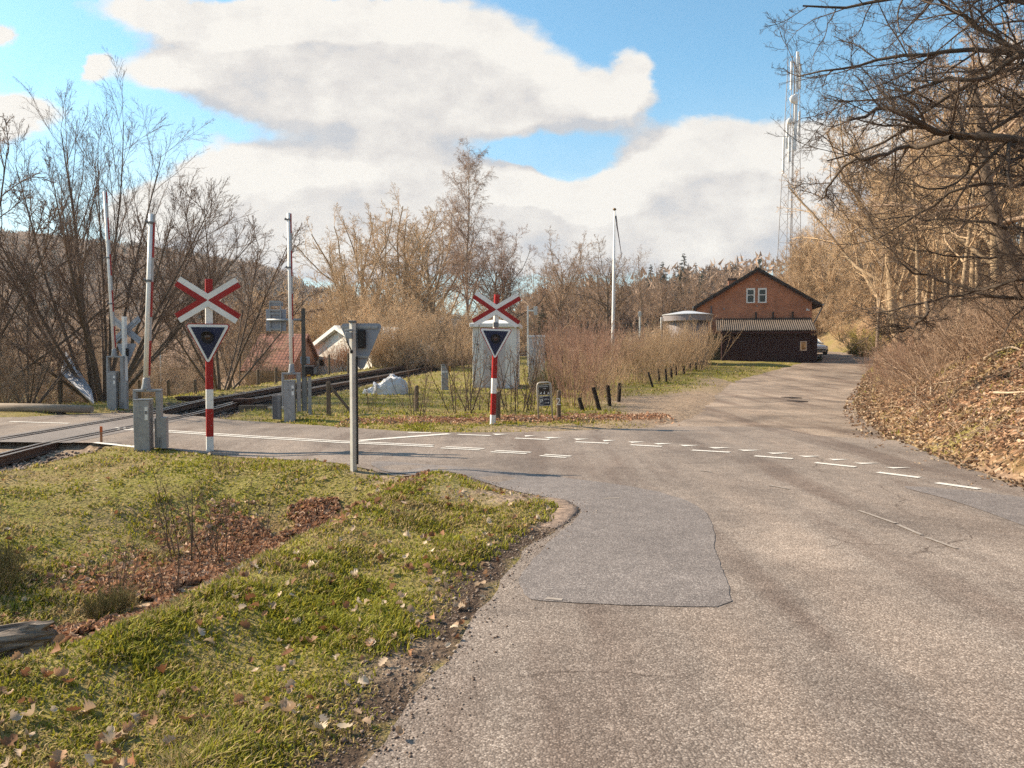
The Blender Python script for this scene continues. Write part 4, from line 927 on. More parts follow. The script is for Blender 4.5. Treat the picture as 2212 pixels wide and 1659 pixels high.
# small trackside signal with black head
Y = 20.6; b = P(669.5, 892, Y); bz = zg1(b.x, Y); t = empty('trackside_signal', (b.x, Y, bz), R(15), 'short grey post with black signal head and yellow mark by the track', 'signal')
hz = lambda r: P(669.5, r, Y).z - bz
m = MB(); m.box(-.045, .045, -.045, .045, -.1, hz(813)); m.build('post', galv, t, bevel=.005)
m = MB(); m.box(-.12, .1, -.12, .06, hz(812.5), hz(792)); h_ = m.build('head', black_paint, t, bevel=.02)
m = MB(); m.box(.102, .19, -.1, .1, hz(808), hz(793)); m.box(-.13, .12, -.13, .08, hz(791.5), hz(789)); m.build('side_box', galv_dark, h_, bevel=.004)
m = MB(); m.box(-.07, .02, -.127, -.1215, hz(812), hz(809)); m.build('yellow_mark', yellow_paint, h_)
Y = 24; b = P(659, 840, Y); bz = zg1(b.x, Y); t = empty('small_sign', (b.x, Y, bz), 0, 'small rounded plate seen from behind just past the dark gantry post', 'sign')
hz = lambda r: P(659, r, Y).z - bz
m = MB(); m.box(-.03, .03, -.03, .03, -.1, hz(772)); m.build('post', galv_dark, t); m = MB(); m.box(-.15, .15, .032, .045, hz(786), hz(770.5)); m.build('plate', sign_back, t, bevel=.02)

# ------------------------------------------------------------------ the railway
tk = empty('railway_track', (-9, 14, 0), 0, 'railway track with rusty rails crossing the road and curving off behind the hut', 'railway')
rail_m = mat('rusty_rail', (.14, .08, .055), (.07, .042, .032), 5, .6, .2, 50, .3); rail_top = mat('rail_head', (.42, .37, .33), (.3, .25, .22), 6, .35, 0, 50, .7, .5)
ys = np.concatenate([np.arange(-4, 14, 1.5), np.arange(14, 80, 1.2)])
lift = lambda y: float(.025 + .125 * ss(y, 20.2, 25) + .04 * (1 - ss(y, 12, 14)))
def rail(off, cant, nm, hh=.15):
    m = MB(); vs = []; sec = [(-.065, -hh), (.065, -hh), (.065, -hh + .02), (.012, -hh + .035), (.012, -.04), (.036, -.03), (.036, 0), (-.036, 0), (-.036, -.03), (-.012, -.04), (-.012, -hh + .035), (-.065, -hh + .02)]
    for y in ys:
        x = float(xtrack(y)); dx = float(xtrack(y + .5) - xtrack(y - .5)); n = Vector((1, -dx, 0)).normalized()
        z = float(S(np.array([x]), np.array([y]))[0]) + lift(y) + cant * float(ss(y, 24, 40))
        for a, h in sec: q = Vector((x, y, 0)) + n * (off + a); vs.append((q.x + 9, q.y - 14, z + h))
    k = 12; n_ = len(ys); fs, mi = [], []
    for i in range(n_ - 1):
        for j in range(k):
            m_i = 1 if j == 6 else 0
            fs.append((i * k + j, i * k + (j + 1) % k, (i + 1) * k + (j + 1) % k, (i + 1) * k + j)); mi.append(m_i)
    m.v = [Vector(v) for v in vs]; m.f = fs; m.mi = mi; return m.build(nm, [rail_m, rail_top], tk)
rail(.7525, .0, 'rail'); rail(-.7525, .16, 'rail'); rail(.56, .0, 'guard_rail', .14); rail(-.56, .13, 'guard_rail', .14)
slm = None
for y in list(np.arange(4.5, 13.9, .64)) + list(np.arange(20.4, 62, .64)):
    x = float(xtrack(y)); dx = float(xtrack(y + .5) - xtrack(y - .5)); z = float(S(np.array([x]), np.array([y]))[0]) + lift(y) - .16
    if slm is None:
        s_ = MB(); s_.box(-1.25, 1.25, -.12, .12, -.15, 0); o = s_.build('sleeper', wood_dark, tk, bevel=.01); slm = o
    else: o = slm.copy(); C.objects.link(o); o.parent = tk
    o.location = (x + 9, y - 14, z + .05 * float(ss(y, 24, 40))); o.rotation_euler = (0, R(3.8) * float(ss(y, 24, 40)), -math.atan(dx))
# timber and boxes by the rails
x, y = G(556, 888).x, G(556, 888).y
m = MB(); m.box(-.5, .5, -.11, .11, 0, .17); o = m.build('timber_block', wood_grey, None, bevel=.012); o.location = (x, y, zg1(x, y)); o.rotation_euler = (0, 0, .2); tag(o, 'pale squared timber block lying in the grass beside the near rail', 'timber')
x, y = G(598, 889).x, G(598, 889).y
m = MB(); m.box(-.24, .24, -.09, .09, 0, .09); o = m.build('timber_block', mat('pale_stone', (.5, .44, .36), (.33, .28, .22), 6, .9), None, bevel=.012); o.location = (x, y, zg1(x, y)); o.rotation_euler = (0, 0, -.1); tag(o, 'short pale slab in the grass left of the middle barrier', 'slab')
rust = mat('rusty_box', (.085, .04, .028), (.045, .024, .018), 6, .85)
for px, r0, r1, w, lb in ((410, 856, 873, 47, 'rusty flat topped steel box left of the rails beyond the road'), (526, 861, 880, 36, 'rusty steel trough beside the rails nearer the middle barrier')):
    Yb = 26.5 if px == 410 else 24.2; p = P(px, r1, Yb); ww = w * Yb / F0 / 2; hh_ = (r1 - r0) * Yb / F0; z = P(px, r1, Yb).z
    m = MB(); m.add([(-ww * .8, -.2, 0), (ww * .8, -.2, 0), (ww * .8, .2, 0), (-ww * .8, .2, 0), (-ww * .93, -.25, hh_ * .75), (ww * .93, -.25, hh_ * .75), (ww * .93, .25, hh_ * .75), (-ww * .93, .25, hh_ * .75)], [(3, 2, 1, 0), (4, 5, 6, 7), (0, 1, 5, 4), (1, 2, 6, 5), (2, 3, 7, 6), (3, 0, 4, 7)])
    m.box(-ww, ww, -.3, .3, hh_ * .76, hh_); m.box(-.06, .06, -.15, .15, -.9, -.002)
    o = m.build('trough', rust); o.location = (p.x, Yb, z); tag(o, lb, 'steel box')
# log guard rail on the far left
rl = empty('log_rail', (-14.5, 20.9, 0), 0, 'long weathered log guard rail lying along the road beyond the crossing', 'guard rail')
logm = mat('log_wood', (.33, .27, .21), (.2, .155, .12), 2.2, .9, .4, 25, stretch=(.5, 3, 3))
seg = [(-8.5, -4.6), (-4.55, 0.05), (.1, 3.05)]
zl = P(100, 882, 20.9).z
for a, c in seg:
    m = MB(); m.tube([(a, 0, zl + .03), ((a + c) / 2, .03, zl + .01), (c, .02, zl - .03)], [.115, .12, .105], 14); m.build('log', logm, rl, smooth=True)
for k in (-6.5, -4.55, -1.9, .1, 2.2):
    m = MB(); m.box(k - .1, k + .1, -.1, .1, -.3, zl - .1); m.build('support', wood_dark, rl, bevel=.01)
# orange marker peg
p = G(219, 956)
m = MB(); m.box(-.018, .018, -.018, .018, -.1, .2); t = empty('marker_peg', p, .3, 'thin marker peg with orange top in the grass by the road edge', 'peg'); m.build('stake', mat('peg_wood', (.33, .16, .08), (.22, .1, .05), 5, .8), t); m = MB(); m.box(-.021, .021, -.021, .021, .201, .3); m.build('orange_top', mat('orange_paint', (.55, .13, .03), (.42, .1, .03), 6, .6), t)
# fence posts
def post_px(px, r0, r1, Y, w, label, group, name='fence_post', m_=wood_grey, lean=(0, 0), extra=None):
    p = P(px, r1, Y); z = min(zg1(p.x, Y), p.z) - .1; h = P(px, r0, Y).z - z
    b = MB(); k = w / 2; b.tube([(0, 0, 0), (.006, 0, h * .5), (0, 0, h - .03), (.004, 0, h)], [k, k * 1.02, k * .97, k * .75], 9)
    if extra: extra(b, h)
    o = b.build(name, m_, smooth=False); o.location = (p.x, Y, z); o.rotation_euler = (lean[0], lean[1], 0 if lean[1] else random.random() * 6); return tag(o, label, 'post', group)
gA = 'fence posts left of the track'
for px, r0, r1, lb in ((301, 821, 866, 'fence post just left of the nearest barrier yoke beyond the road'), (364, 821, 872, 'plain fence post between nearest barrier and large crossing sign'), (421.5, 820, 862, 'fence post directly left of the large crossing sign post'), (558, 798, 848, 'leftmost fence post before the red roofed house'), (597, 794, 842, 'fence post before the right wall of the red roofed house'), (709.5, 0, 0, None), (711, 766, 800, 'thin fence post against the white gabled house, left one'), (752, 763, 802, 'thin fence post against the white gabled house, right one')):
    if lb: post_px(px, r0, r1, 30 if px < 500 else (36 if px < 650 else 44), .14 if px < 650 else .13, lb, gA)
Y = 20.2; p = P(710, 894, Y); z = zg1(p.x, Y); t = empty('braced_post', (p.x, Y, z), 0, 'wooden corner post with slanting brace beside the pale triangle post', 'post')
h = P(710, 825, Y).z - z; m = MB(); m.box(-.05, .05, -.05, .05, -.1, h); m.build('post', wood_grey, t, bevel=.008)
e = P(768, 893, Y) - Vector((p.x, Y, z)); m = MB(); m.tube([(.055, .0, h * .86), (e.x * .5, .0, h * .43), (e.x, .0, -.05)], .04, 8); m.build('brace', wood_grey, t)
post_px(900, 833, 868, 21.5, .13, 'short dark post inside the bare sapling left of the hut', 'posts of the hedge')
post_px(1075, 845, 905, 18.6, .14, 'dark wooden post directly behind the far crossing sign', 'posts of the hedge')
# marker post with the number 2
o = post_px(1207, 843, 904.5, 18.9, .11, 'wooden post carrying a white number two beside the info sign', 'posts of the hedge', 'number_post')
tm = text_mesh('2', .25, .003); tm.materials.append(white_paint); n2_ = link('number', tm, o); n2_.matrix_parent_inverse = o.matrix_world.inverted()
bpy.context.view_layer.update(); pp = P(1206, 868, 18.9); n2_.parent = None; n2_.location = (pp.x, 18.9 - .062, pp.z); n2_.rotation_euler = (R(90), 0, 0); bpy.context.view_layer.update()
mw = n2_.matrix_world.copy(); n2_.parent = o; n2_.matrix_parent_inverse = o.matrix_world.inverted(); n2_.matrix_world = mw
for px, r0, r1, dxl in ((1262, 857, 892, -.28), (1297, 834.6, 888, -.26), (1318, 831, 882, -.1), (1336, 827, 872, .05)):
    post_px(px, r0, r1, {1262: 21.5, 1297: 22, 1318: 23.4, 1336: 25.2}[px], .12, {1262: 'low leaning dark stake nearest the number post', 1297: 'tall leaning dark stake in the reddish shoots', 1318: 'dark stake second from the dirt entrance', 1336: 'dark stake at the corner of the dirt entrance'}[px], 'dark stakes along the hedge', 'dark_stake', wood_dark, (0, dxl))
for i, (px, r0, r1) in enumerate(((1412, 802, 838), (1424.5, 798, 827), (1440, 796, 826), (1451, 790, 818), (1462, 786, 813), (1478, 790, 808), (1492, 784, 804), (1504, 783, 801), (1516, 779, 797), (1526, 774, 793))):
    g = G(px, r1); post_px(px, r0, r1, g.y, random.uniform(.09, .14), 'dark stake in the row edging the straw coloured thicket by the lane', 'stake row beside the lane', 'dark_stake', wood_dark, (0, -.08 if i else -.3))
# info sign
Y = 18.55; p = P(1164, 910, Y); z = zg1(p.x, Y); t = empty('info_sign', (p.x, Y, z), R(2), 'small two panel parking and picnic info sign in a grey tube frame', 'sign')
t.rotation_euler = (0, R(-3), R(2)); hz = lambda r: P(1164, r, Y).z - z; w = 30 * Y / F0
fr = mat('sign_frame', (.45, .42, .37), (.33, .3, .26), 6, .5, metal=.2)
m = MB(); m.tube([(0, 0, -.1), (0, 0, hz(835)), (.02, 0, hz(829)), (.07, 0, hz(827)), (w - .07, 0, hz(827)), (w - .02, 0, hz(829)), (w, 0, hz(835)), (w, 0, -.1)], .022, 8); m.build('frame', fr, t, smooth=True)
sb = mat('sign_brown', (.035, .025, .018), (.025, .018, .014), 6, .5); snb = mat('sign_navy', (.03, .03, .05), (.022, .022, .038), 6, .5)
m = MB(); m.box(.025, w - .025, -.012, .012, hz(854.5), hz(831.5)); a_ = m.build('panel', fr, t, bevel=.004)
m = MB(); m.box(.04, w - .04, -.016, -.0125, hz(853), hz(833)); m.build('brown_field', sb, a_)
m = MB(); m.box(.025, w - .025, -.012, .012, hz(878), hz(856)); b_ = m.build('panel', fr, t, bevel=.004)
m = MB(); m.box(.04, w - .04, -.016, -.0125, hz(876.3), hz(857.7)); m.build('navy_field', snb, b_)
g = MB(); c = -.0165
def bar(x0, x1, z0, z1): g.box(x0, x1, c - .002, c, z0, z1)
zt = hz(834.5); x = .055
for k, wd_ in enumerate((.02, .015, .02, .018, .02, .012, .02, .02, .016, .02)): bar(x, x + wd_ * .8, zt - .022, zt - (.004 if k in (0, 5) else .009)); x += wd_ + .003
bar(w / 2 - .03, w / 2 + .025, hz(840.2), hz(839.6)); g.prism([(w / 2 + .022, hz(840.9)), (w / 2 + .045, hz(839.9)), (w / 2 + .022, hz(838.9))], c - .002, c)
zb_ = hz(851.5); g.prism([(.055, zb_), (.10, zb_), (.095, zb_ + .02), (.1, zb_ + .05), (.088, zb_ + .055), (.08, zb_ + .03), (.066, zb_ + .022)], c - .002, c)
bar(w / 2 - .02, w / 2 + .012, zb_, zb_ + .035); bar(w / 2 - .003, w / 2 + .008, zb_ + .036, zb_ + .07); g.prism([(w - .1, zb_), (w - .05, zb_), (w - .075, zb_ + .045)], c - .002, c)
g.build('pictograms', white_paint, a_)
def put(txt, size, x, z_, par):
    tm = text_mesh(txt, size, .001); tm.materials.append(white_paint); o = link('lettering', tm, par); o.location = (x, -.0175, z_); o.rotation_euler = (R(90), 0, 0)
put('P', .13, .088, hz(867), b_); put('300 m', .05, .212, hz(863.3), b_)
g = MB()
for a, q, e, f in ((.052, .124, hz(859.2), hz(858.6)), (.052, .124, hz(875.2), hz(874.6))): g.box(a, q, c - .002, c, f, e)
for a in (.052, .119): g.box(a, a + .005, c - .002, c, hz(874.5), hz(859.3))
g.box(.155, .25, c - .002, c, hz(871.2), hz(870.5)); g.prism([(.245, hz(872.3)), (.272, hz(870.85)), (.245, hz(869.4))], c - .002, c); g.build('pictograms', white_paint, b_)

# ------------------------------------------------------------------ relay hut, cabinets, heap
Y = 33.2; hw = mat('hut_white', (.74, .73, .71), (.6, .59, .57), 2.5, .7, .1, 30); hd_ = mat('hut_door', (.5, .47, .47), (.42, .39, .39), 3, .6)
p0 = P(1021, 840, Y); u = Y / F0; z = min(zg1(p0.x, Y), p0.z); h = P(1021, 707, Y).z - z
t = empty('relay_hut', (p0.x, Y, z), R(-4), 'white relay hut with shallow pointed roof behind the far crossing sign', 'hut'); W = 95 * u; Dp = 2.3
m = MB(); m.box(0, W, 0, Dp, -.4, h); m.build('walls', hw, t, bevel=.015)
m = MB(); e = .12; hz = lambda r: P(1021, r, Y).z - z; zt = hz(687)
m.add([(-e, -e, h + .002), (W + e, -e, h + .002), (W + e, Dp + e, h + .002), (-e, Dp + e, h + .002), (-e, -e, h + .17), (W + e, -e, h + .17), (W + e, Dp + e, h + .17), (-e, Dp + e, h + .17), (W / 2, Dp / 2, h + .4)], [(3, 2, 1, 0), (0, 1, 5, 4), (1, 2, 6, 5), (2, 3, 7, 6), (3, 0, 4, 7), (4, 5, 8), (5, 6, 8), (6, 7, 8), (7, 4, 8)])
m.build('roof', white_paint, t, bevel=.02)
m = MB(); m.box(24 * u, 70 * u, -.03, -.002, .05, h - .25); d_ = m.build('door', hd_, t, bevel=.006)
m = MB(); m.box(33 * u, 36 * u, -.06, -.031, h * .5, h * .5 + .12); m.box(32 * u, 37 * u, -.04, -.0305, h * .36, h * .36 + .08); m.build('handle', white_paint, d_)
m = MB(); m.box(8 * u, 14 * u, -.012, -.002, hz(746.5), hz(742)); m.build('number_plate', galv_dark, t)
m = MB(); m.box(-.25, W + .25, -.3, Dp + .2, -.5, .04); m.build('plinth', mat('concrete', (.36, .34, .31), (.26, .24, .22), 4, .9, .3), t)
for px, x0, x1, dep, lb in ((1150, 1141, 1158, 1.2, 'nearer low white cabinet attached right of the relay hut'), (1167, 1159.5, 1176, 1.2, 'farther low white cabinet right of the relay hut')):
    Yc = 35.6 if px == 1150 else 37.4; q = P(x0, 800, Yc); ww = (x1 - x0) * Yc / F0; zz = zg1(q.x, Yc) - .2; ht = P(px, 724, Yc).z - zz
    t = empty('equipment_cabinet', (q.x, Yc, zz), R(-4), lb, 'cabinet', 'low white cabinets by the relay hut'); m = MB(); m.box(0, ww, 0, dep, 0, ht - .12); m.build('body', hw, t, bevel=.01); m = MB(); m.box(-.04, ww + .03, -.05, dep + .05, ht - .118, ht); m.build('lid', white_paint, t, bevel=.01)
    m = MB()
    for k in (.3, .6): m.box(ww * k, ww * k + .03, -.02, -.001, ht * .45, ht * .55)
    m.build('latches', black_paint, t)
Y = 31.8; p = P(961, 843, Y); z = zg1(p.x, Y); ht = P(961, 789, Y).z - z
t = empty('meter_pillar', (p.x, Y, z), R(10), 'slim grey cable pillar with yellow side tag in the grass left of the hut', 'pillar'); m = MB(); m.box(-.14, .14, -.12, .12, -.1, ht); m.build('body', galv, t, bevel=.012)
m = MB(); m.box(-.16, .16, -.14, .14, ht + .001, ht + .04); m.build('lid', galv_dark, t, bevel=.006)
m = MB(); m.box(.142, .24, -.08, .08, ht - .28, ht - .02); m.build('yellow_tag', yellow_paint, t, bevel=.03)
m = MB(); m.box(-.12, .1, -.128, -.1205, ht - .3, ht - .24); m.build('label_plate', white_paint, t)
# white sheet thrown over a heap
Y = 29.3; c = P(834, 852, Y); z = zg1(c.x, Y) - .05; nu, nv = 46, 26; vs = []
for j in range(nv):
    for i in range(nu):
        a = 2 * math.pi * i / nu; r = math.sin(math.pi / 2 * j / (nv - 1)) ** .8
        xx, yy = math.cos(a) * r * .86, math.sin(a) * r * .55
        prof = .36 + .34 * math.exp(-((xx - .25) / .3) ** 2) + .22 * math.exp(-((xx - .62) / .22) ** 2) - .16 * (xx < -.45)
        zz = prof * math.cos(math.pi / 2 * j / (nv - 1)) ** .45
        f = float(fbm(np.array([xx * 4.2 + 9]), np.array([yy * 4.2 + zz * 3]), 91, 3)[0]) - .5; fr_ = abs(float(vnoise(np.array([xx * 9 + zz * 5]), np.array([yy * 9 - zz * 7]), 93)[0]) - .5)
        vs.append((xx * (1 + .3 * f), yy * (1 + .3 * f), zz * (1 + .4 * f) + .26 * fr_ * (j < nv - 2)))
m = MB(); m.add(vs, [(j * nu + i, j * nu + (i + 1) % nu, (j + 1) * nu + (i + 1) % nu, (j + 1) * nu + i) for j in range(nv - 1) for i in range(nu)])
o = m.build('covered_heap', mat('plastic_sheet', (.62, .63, .66), (.42, .43, .46), 5, .32, .5, 14, spec=.5, c3=(.75, .76, .78))); o.location = (c.x, Y, z); tag(o, 'crumpled silvery plastic sheet covering a heap beside the track', 'heap')

# ------------------------------------------------------------------ masts and poles
Y = 46; p = P(1323, 712, Y); z = zg1(p.x, Y); zt = P(1328, 455, Y).z - z; t = empty('flagpole', (p.x, Y, z), 0, 'tall white flagpole with knob and thin pennant rising from the thicket', 'flagpole'); t.rotation_euler = (0, R(.55), 0)
m = MB(); m.tube([(0, 0, -.3), (0, 0, 2), (0, 0, zt)], [.1, .09, .045], 14); m.build('pole', white_paint, t, smooth=True)
m = MB(); m.lathe([(.01, zt + .001), (.09, zt + .03), (.11, zt + .08), (.08, zt + .13), (.01, zt + .16)], 12); m.build('knob', mat('brass_dark', (.2, .13, .06), (.13, .08, .04), 4, .5, metal=.5), t, smooth=True)
m = MB(); ps = [(.08, 0, zt - .3), (.16, 0, zt - .9), (.30, .02, zt - 1.7), (.42, .04, zt - 2.4), (.5, .06, zt - 3.0)]; ws_ = [.10, .075, .05, .035, .01]; vs = []
for (a, b_, c_), w_ in zip(ps, ws_): vs += [(a - w_ / 2, b_ - .006, c_), (a + w_ / 2, b_ - .006, c_), (a + w_ / 2, b_ + .006, c_), (a - w_ / 2, b_ + .006, c_)]
m.add(vs, [(i * 4 + j, i * 4 + (j + 1) % 4, i * 4 + 4 + (j + 1) % 4, i * 4 + 4 + j) for i in range(4) for j in range(4)]); m.build('pennant', mat('pennant_cloth', (.16, .11, .11), (.1, .07, .07), 4, .9), t)
m = MB(); m.tube([(.1, -.03, zt - .2), (.12, -.03, zt * .5), (.08, -.03, 1.2)], .008, 5); m.tube([(.56, .06, zt - 3.3), (.6, .06, zt - 3.7)], .02, 6); m.build('halyard', white_paint, t)
# telecom lattice mast
Y = 100.0; base = P(1702, 640, Y); z = zg1(base.x, Y); zt = P(1714, 124, Y).z; t = empty('lattice_mast', (base.x, Y, z), R(12), 'tall grey lattice telecom mast with white antennas behind the house', 'mast'); t.rotation_euler = (0, R(.75), R(12))
Hm = zt - z; st_ = mat('mast_steel', (.30, .28, .28), (.2, .19, .19), 3, .6, metal=.3); m = MB(); wb, wt = 2.35, 1.0
hw_ = lambda h: (wb + (wt - wb) * h / Hm) / 2
crn = [(-1, -1), (1, -1), (1, 1), (-1, 1)]
for a, b_ in crn: m.tube([(a * hw_(0), b_ * hw_(0), -1), (a * hw_(Hm), b_ * hw_(Hm), Hm)], .045, 6)
h = 0.0; k = 0
while h < Hm - 1.2:
    h2 = h + max(1.1, hw_(h) * 2 * .95)
    for q in range(4):
        a, b_ = crn[q], crn[(q + 1) % 4]; s_, e_ = (a, b_) if k % 2 == 0 else (b_, a)
        m.tube([(s_[0] * hw_(h), s_[1] * hw_(h), h), (e_[0] * hw_(h2), e_[1] * hw_(h2), h2)], .022, 4)
        if k % 2 == 0: m.tube([(a[0] * hw_(h), a[1] * hw_(h), h), (b_[0] * hw_(h), b_[1] * hw_(h), h)], .02, 4)
    h = h2; k += 1
m.tube([(0, -.3, 0), (0, -.2, Hm)], .07, 5); m.tube([(.25, .2, 0), (.2, .1, Hm)], .05, 5); m.build('lattice_frame', st_, t)
ant = mat('antenna_white', (.72, .72, .72), (.62, .62, .62), 3, .5)
for (a, b_, h0, h1, w_) in ((-.62, -.55, 1, 4.6, .3), (.62, -.5, 1.2, 4.4, .26), (.1, -.72, -.2, 4.8, .36), (-.85, -.3, 8.4, 12.0, .3), (-.1, -.85, 5.2, 12.4, .42), (.72, -.45, 7.2, 10.4, .26), (-1.25, -.2, 10.5, 15.2, .28), (-.75, -.7, 10.6, 13.8, .34), (.95, -.1, 25.5, 29, .14)):
    q = MB(); q.box(a - w_ / 2, a + w_ / 2, b_ - .1, b_ + .1, Hm - h1 + .3, Hm - h0 + .3); o = q.build('antenna', ant, t, bevel=.04)
for a, h0, r_ in ((-.45, 5.6, .55), (-.9, 8.4, .42)):
    q = MB(Matrix.Translation((a, -.95, Hm - h0)) @ Matrix.Rotation(R(90), 4, 'X')); q.lathe([(r_ * .3, -.3), (r_ * .9, -.2), (r_, 0), (r_ * .97, .12), (r_ * .5, .2), (.02, .22)], 20); q.build('dish', ant, t, smooth=True)
# small distant trackside signs
def far_sign(px, r0, r1, Y, label, arm=None, panel=None):
    p = P(px, r1, Y); z = min(zg1(p.x, Y), p.z); t = empty('trackside_marker', (p.x, Y, z), 0, label, 'signal'); u = Y / F0; hz = lambda r: P(px, r, Y).z - z
    m = MB(); m.box(-.05, .05, -.05, .05, -.1, hz(r0)); m.build('post', white_paint, t)
    if arm: m = MB(); m.box(.051, arm[0] * u, -.03, .03, hz(arm[1]) - .05, hz(arm[1]) + .05); m.build('arm', white_paint, t)
    if panel:
        m = MB(); m.box(panel[0] * u, panel[1] * u, -.09, -.055, hz(panel[3]), hz(panel[2])); m.build('panel', mat('panel_grey', (.5, .49, .48), (.4, .39, .38), 5, .5), t, bevel=.02)
far_sign(1140, 660.5, 705, 52, 'white signal post with side arm showing above the relay hut', (21, 671), (13, 21, 662, 681))
far_sign(1382, 672, 708, 60, 'white post with double plate in the thicket right of the flagpole', None, (-4, 3, 673, 684))
far_sign(1428.5, 685, 712, 54, 'plain short white post left of the round tank', None, (-1.5, 2.5, 686, 700))

# ------------------------------------------------------------------ brick station house
def brick_mat(name, a, b_, mortar, sc):
    m = bpy.data.materials.new(name); m.use_nodes = True; nt = m.node_tree; N = nt.nodes; L = nt.links; bs = N['Principled BSDF']; bs.inputs['Roughness'].default_value = .9
    tc = N.new('ShaderNodeTexCoord'); mp = N.new('ShaderNodeMapping'); mp.inputs['Rotation'].default_value = (R(90), 0, 0); L.new(tc.outputs['Object'], mp.inputs[0])
    br = N.new('ShaderNodeTexBrick'); br.inputs['Scale'].default_value = sc; br.inputs['Color1'].default_value = (*a, 1); br.inputs['Color2'].default_value = (*b_, 1); br.inputs['Mortar'].default_value = (*mortar, 1); br.inputs['Mortar Size'].default_value = .02; br.inputs['Brick Width'].default_value = .5; br.inputs['Row Height'].default_value = .15; L.new(mp.outputs[0], br.inputs[0])
    nz = N.new('ShaderNodeTexNoise'); nz.inputs['Scale'].default_value = 1.1; nz.inputs['Detail'].default_value = 8; L.new(tc.outputs['Object'], nz.inputs[0])
    mr = N.new('ShaderNodeMapRange'); mr.inputs['From Min'].default_value = .3; mr.inputs['From Max'].default_value = .7; mr.inputs['To Min'].default_value = .78; mr.inputs['To Max'].default_value = 1.18; L.new(nz.outputs[0], mr.inputs[0])
    mx = N.new('ShaderNodeMix'); mx.data_type = 'RGBA'; mx.blend_type = 'MULTIPLY'; mx.inputs[0].default_value = 1; L.new(br.outputs[0], mx.inputs[6]); L.new(mr.outputs[0], mx.inputs[7]); L.new(mx.outputs[2], bs.inputs[0]); return m
brick = brick_mat('brick_red', (.47, .18, .088), (.34, .12, .06), (.32, .18, .125), 2.0)
Y = 59.0; yaw = -R(13); pc = P(1630, 770, Y); z0 = zg1(pc.x, Y) - .1; u = Y / F0 * 1.0
t = empty('brick_house', (pc.x, Y, z0), yaw, 'red brick gabled house with two white gable windows beside the lane', 'house')
hz = lambda r: P(1630, r, Y).z - z0; xx = lambda px: (px - 1630) * u / math.cos(yaw) * .985
xl, xr, ap, ev = xx(1509), xx(1744), hz(579), hz(660); LN = 13.0
sl_ = (ap - ev) / (xx(1634) - xx(1504)); xm = xx(1634); zl_ = ap - .22 - sl_ * (xm - xl); zr = ap - .22 - sl_ * (xr - xm)
m = MB(); m.prism([(xl, -1.0), (xr, -1.0), (xr, zr), (xm, ap - .22), (xl, zl_)], 0, LN); m.build('wall', brick, t)
roofm = mat('roof_tar', (.05, .043, .04), (.03, .027, .026), 3, .85, .3)
m = MB(); el, er = xx(1503), xx(1763); zel, zer = ap - sl_ * (xm - el), ap - sl_ * (er - xm)
m.prism([(el, zel - .16), (xm, ap - .16), (xm, ap + .02), (el, zel + .02)], -.38, LN + .38); m.prism([(xm + .001, ap - .16), (er, zer - .16), (er, zer + .02), (xm + .001, ap + .02)], -.38, LN + .38)
rf = m.build('roof', roofm, t)
m = MB()
for a, b_, c_, d_ in ((el, zel, xm, ap), (xm, ap, er, zer)): m.prism([(a, b_ - .30), (c_, d_ - .30), (c_, d_ - .165), (a, b_ - .165)], -.36, -.30)
m.build('bargeboard', mat('brown_board', (.05, .022, .015), (.035, .017, .012), 4, .8), rf)
m = MB(); cx0, cx1 = xx(1581), xx(1597.5); m.box(cx0, cx1, 5.0, 5.6, hz(640), hz(591)); ch = m.build('chimney', brick, rf, bevel=.01)
m = MB(); m.box(cx0 - .07, cx1 + .07, 4.93, 5.67, hz(590.9), hz(586)); m.build('chimney_cap', mat('dark_brick', (.1, .06, .045), (.07, .045, .035), 5, .9), ch)
gl = mat('window_glass', (.02, .022, .025), (.015, .016, .018), 2, .08, spec=.6)
for a, b_ in ((1611.7, 1629.4), (1635.6, 1653.2)):
    x0, x1, zt_, zb_ = xx(a), xx(b_), hz(622.5), hz(654.5); fw = .10
    m = MB(); m.box(x0, x0 + fw, -.05, .06, zb_, zt_); m.box(x1 - fw, x1, -.05, .06, zb_, zt_); m.box(x0 + fw + .001, x1 - fw - .001, -.045, .06, zt_ - .13, zt_); m.box(x0 + fw + .001, x1 - fw - .001, -.045, .06, zb_, zb_ + .08); mid = zb_ + (zt_ - zb_) * .54; m.box(x0 + fw + .001, x1 - fw - .001, -.042, .05, mid - .03, mid + .03)
    wo_ = m.build('window', white_paint, t, bevel=.006)
    m = MB(); m.box(x0 + fw * .7, x1 - fw * .7, -.012, -.004, zb_ + .03, zt_ - .03); m.build('pane', gl, wo_)
m = MB(); m.box(xx(1609.5), xx(1655), -.07, -.002, hz(658), hz(655.2)); m.build('sill', brick, t)
m = MB()
for px, r in ((1634, 605), (1566, 667), (1634, 662)): m.lathe([(.001, 0), (.06, .005), (.06, .03), (.001, .035)], 8)
m2 = MB()
for px, r in ((1633.5, 605.5), (1566, 666.5), (1634, 661)): m2.box(xx(px) - .05, xx(px) + .05, -.03, -.002, hz(r) - .05, hz(r) + .05)
m2.build('wall_anchors', galv, t, bevel=.01)
m = MB(); m.box(xx(1733), xx(1736), -.03, -.002, hz(672.5), hz(668)); m.box(xx(1737), xx(1739), -.03, -.002, hz(673), hz(669.5)); m.build('number_plate', white_paint, t)
m = MB(); m.tube([(xx(1539.5), -.07, hz(660)), (xx(1539.5), -.07, 0)], .05, 8); m.tube([(el + .05, -.3, zel - .2), (xl + .05, -.12, zel - .75), (xl + .03, -.08, 0)], .045, 8); m.tube([(er + .03, -.3, zer - .2), (xr + .1, -.1, zer - 1.5), (xr + .06, -.07, .0)], .045, 8); m.build('downpipe', galv_dark, t, smooth=True)
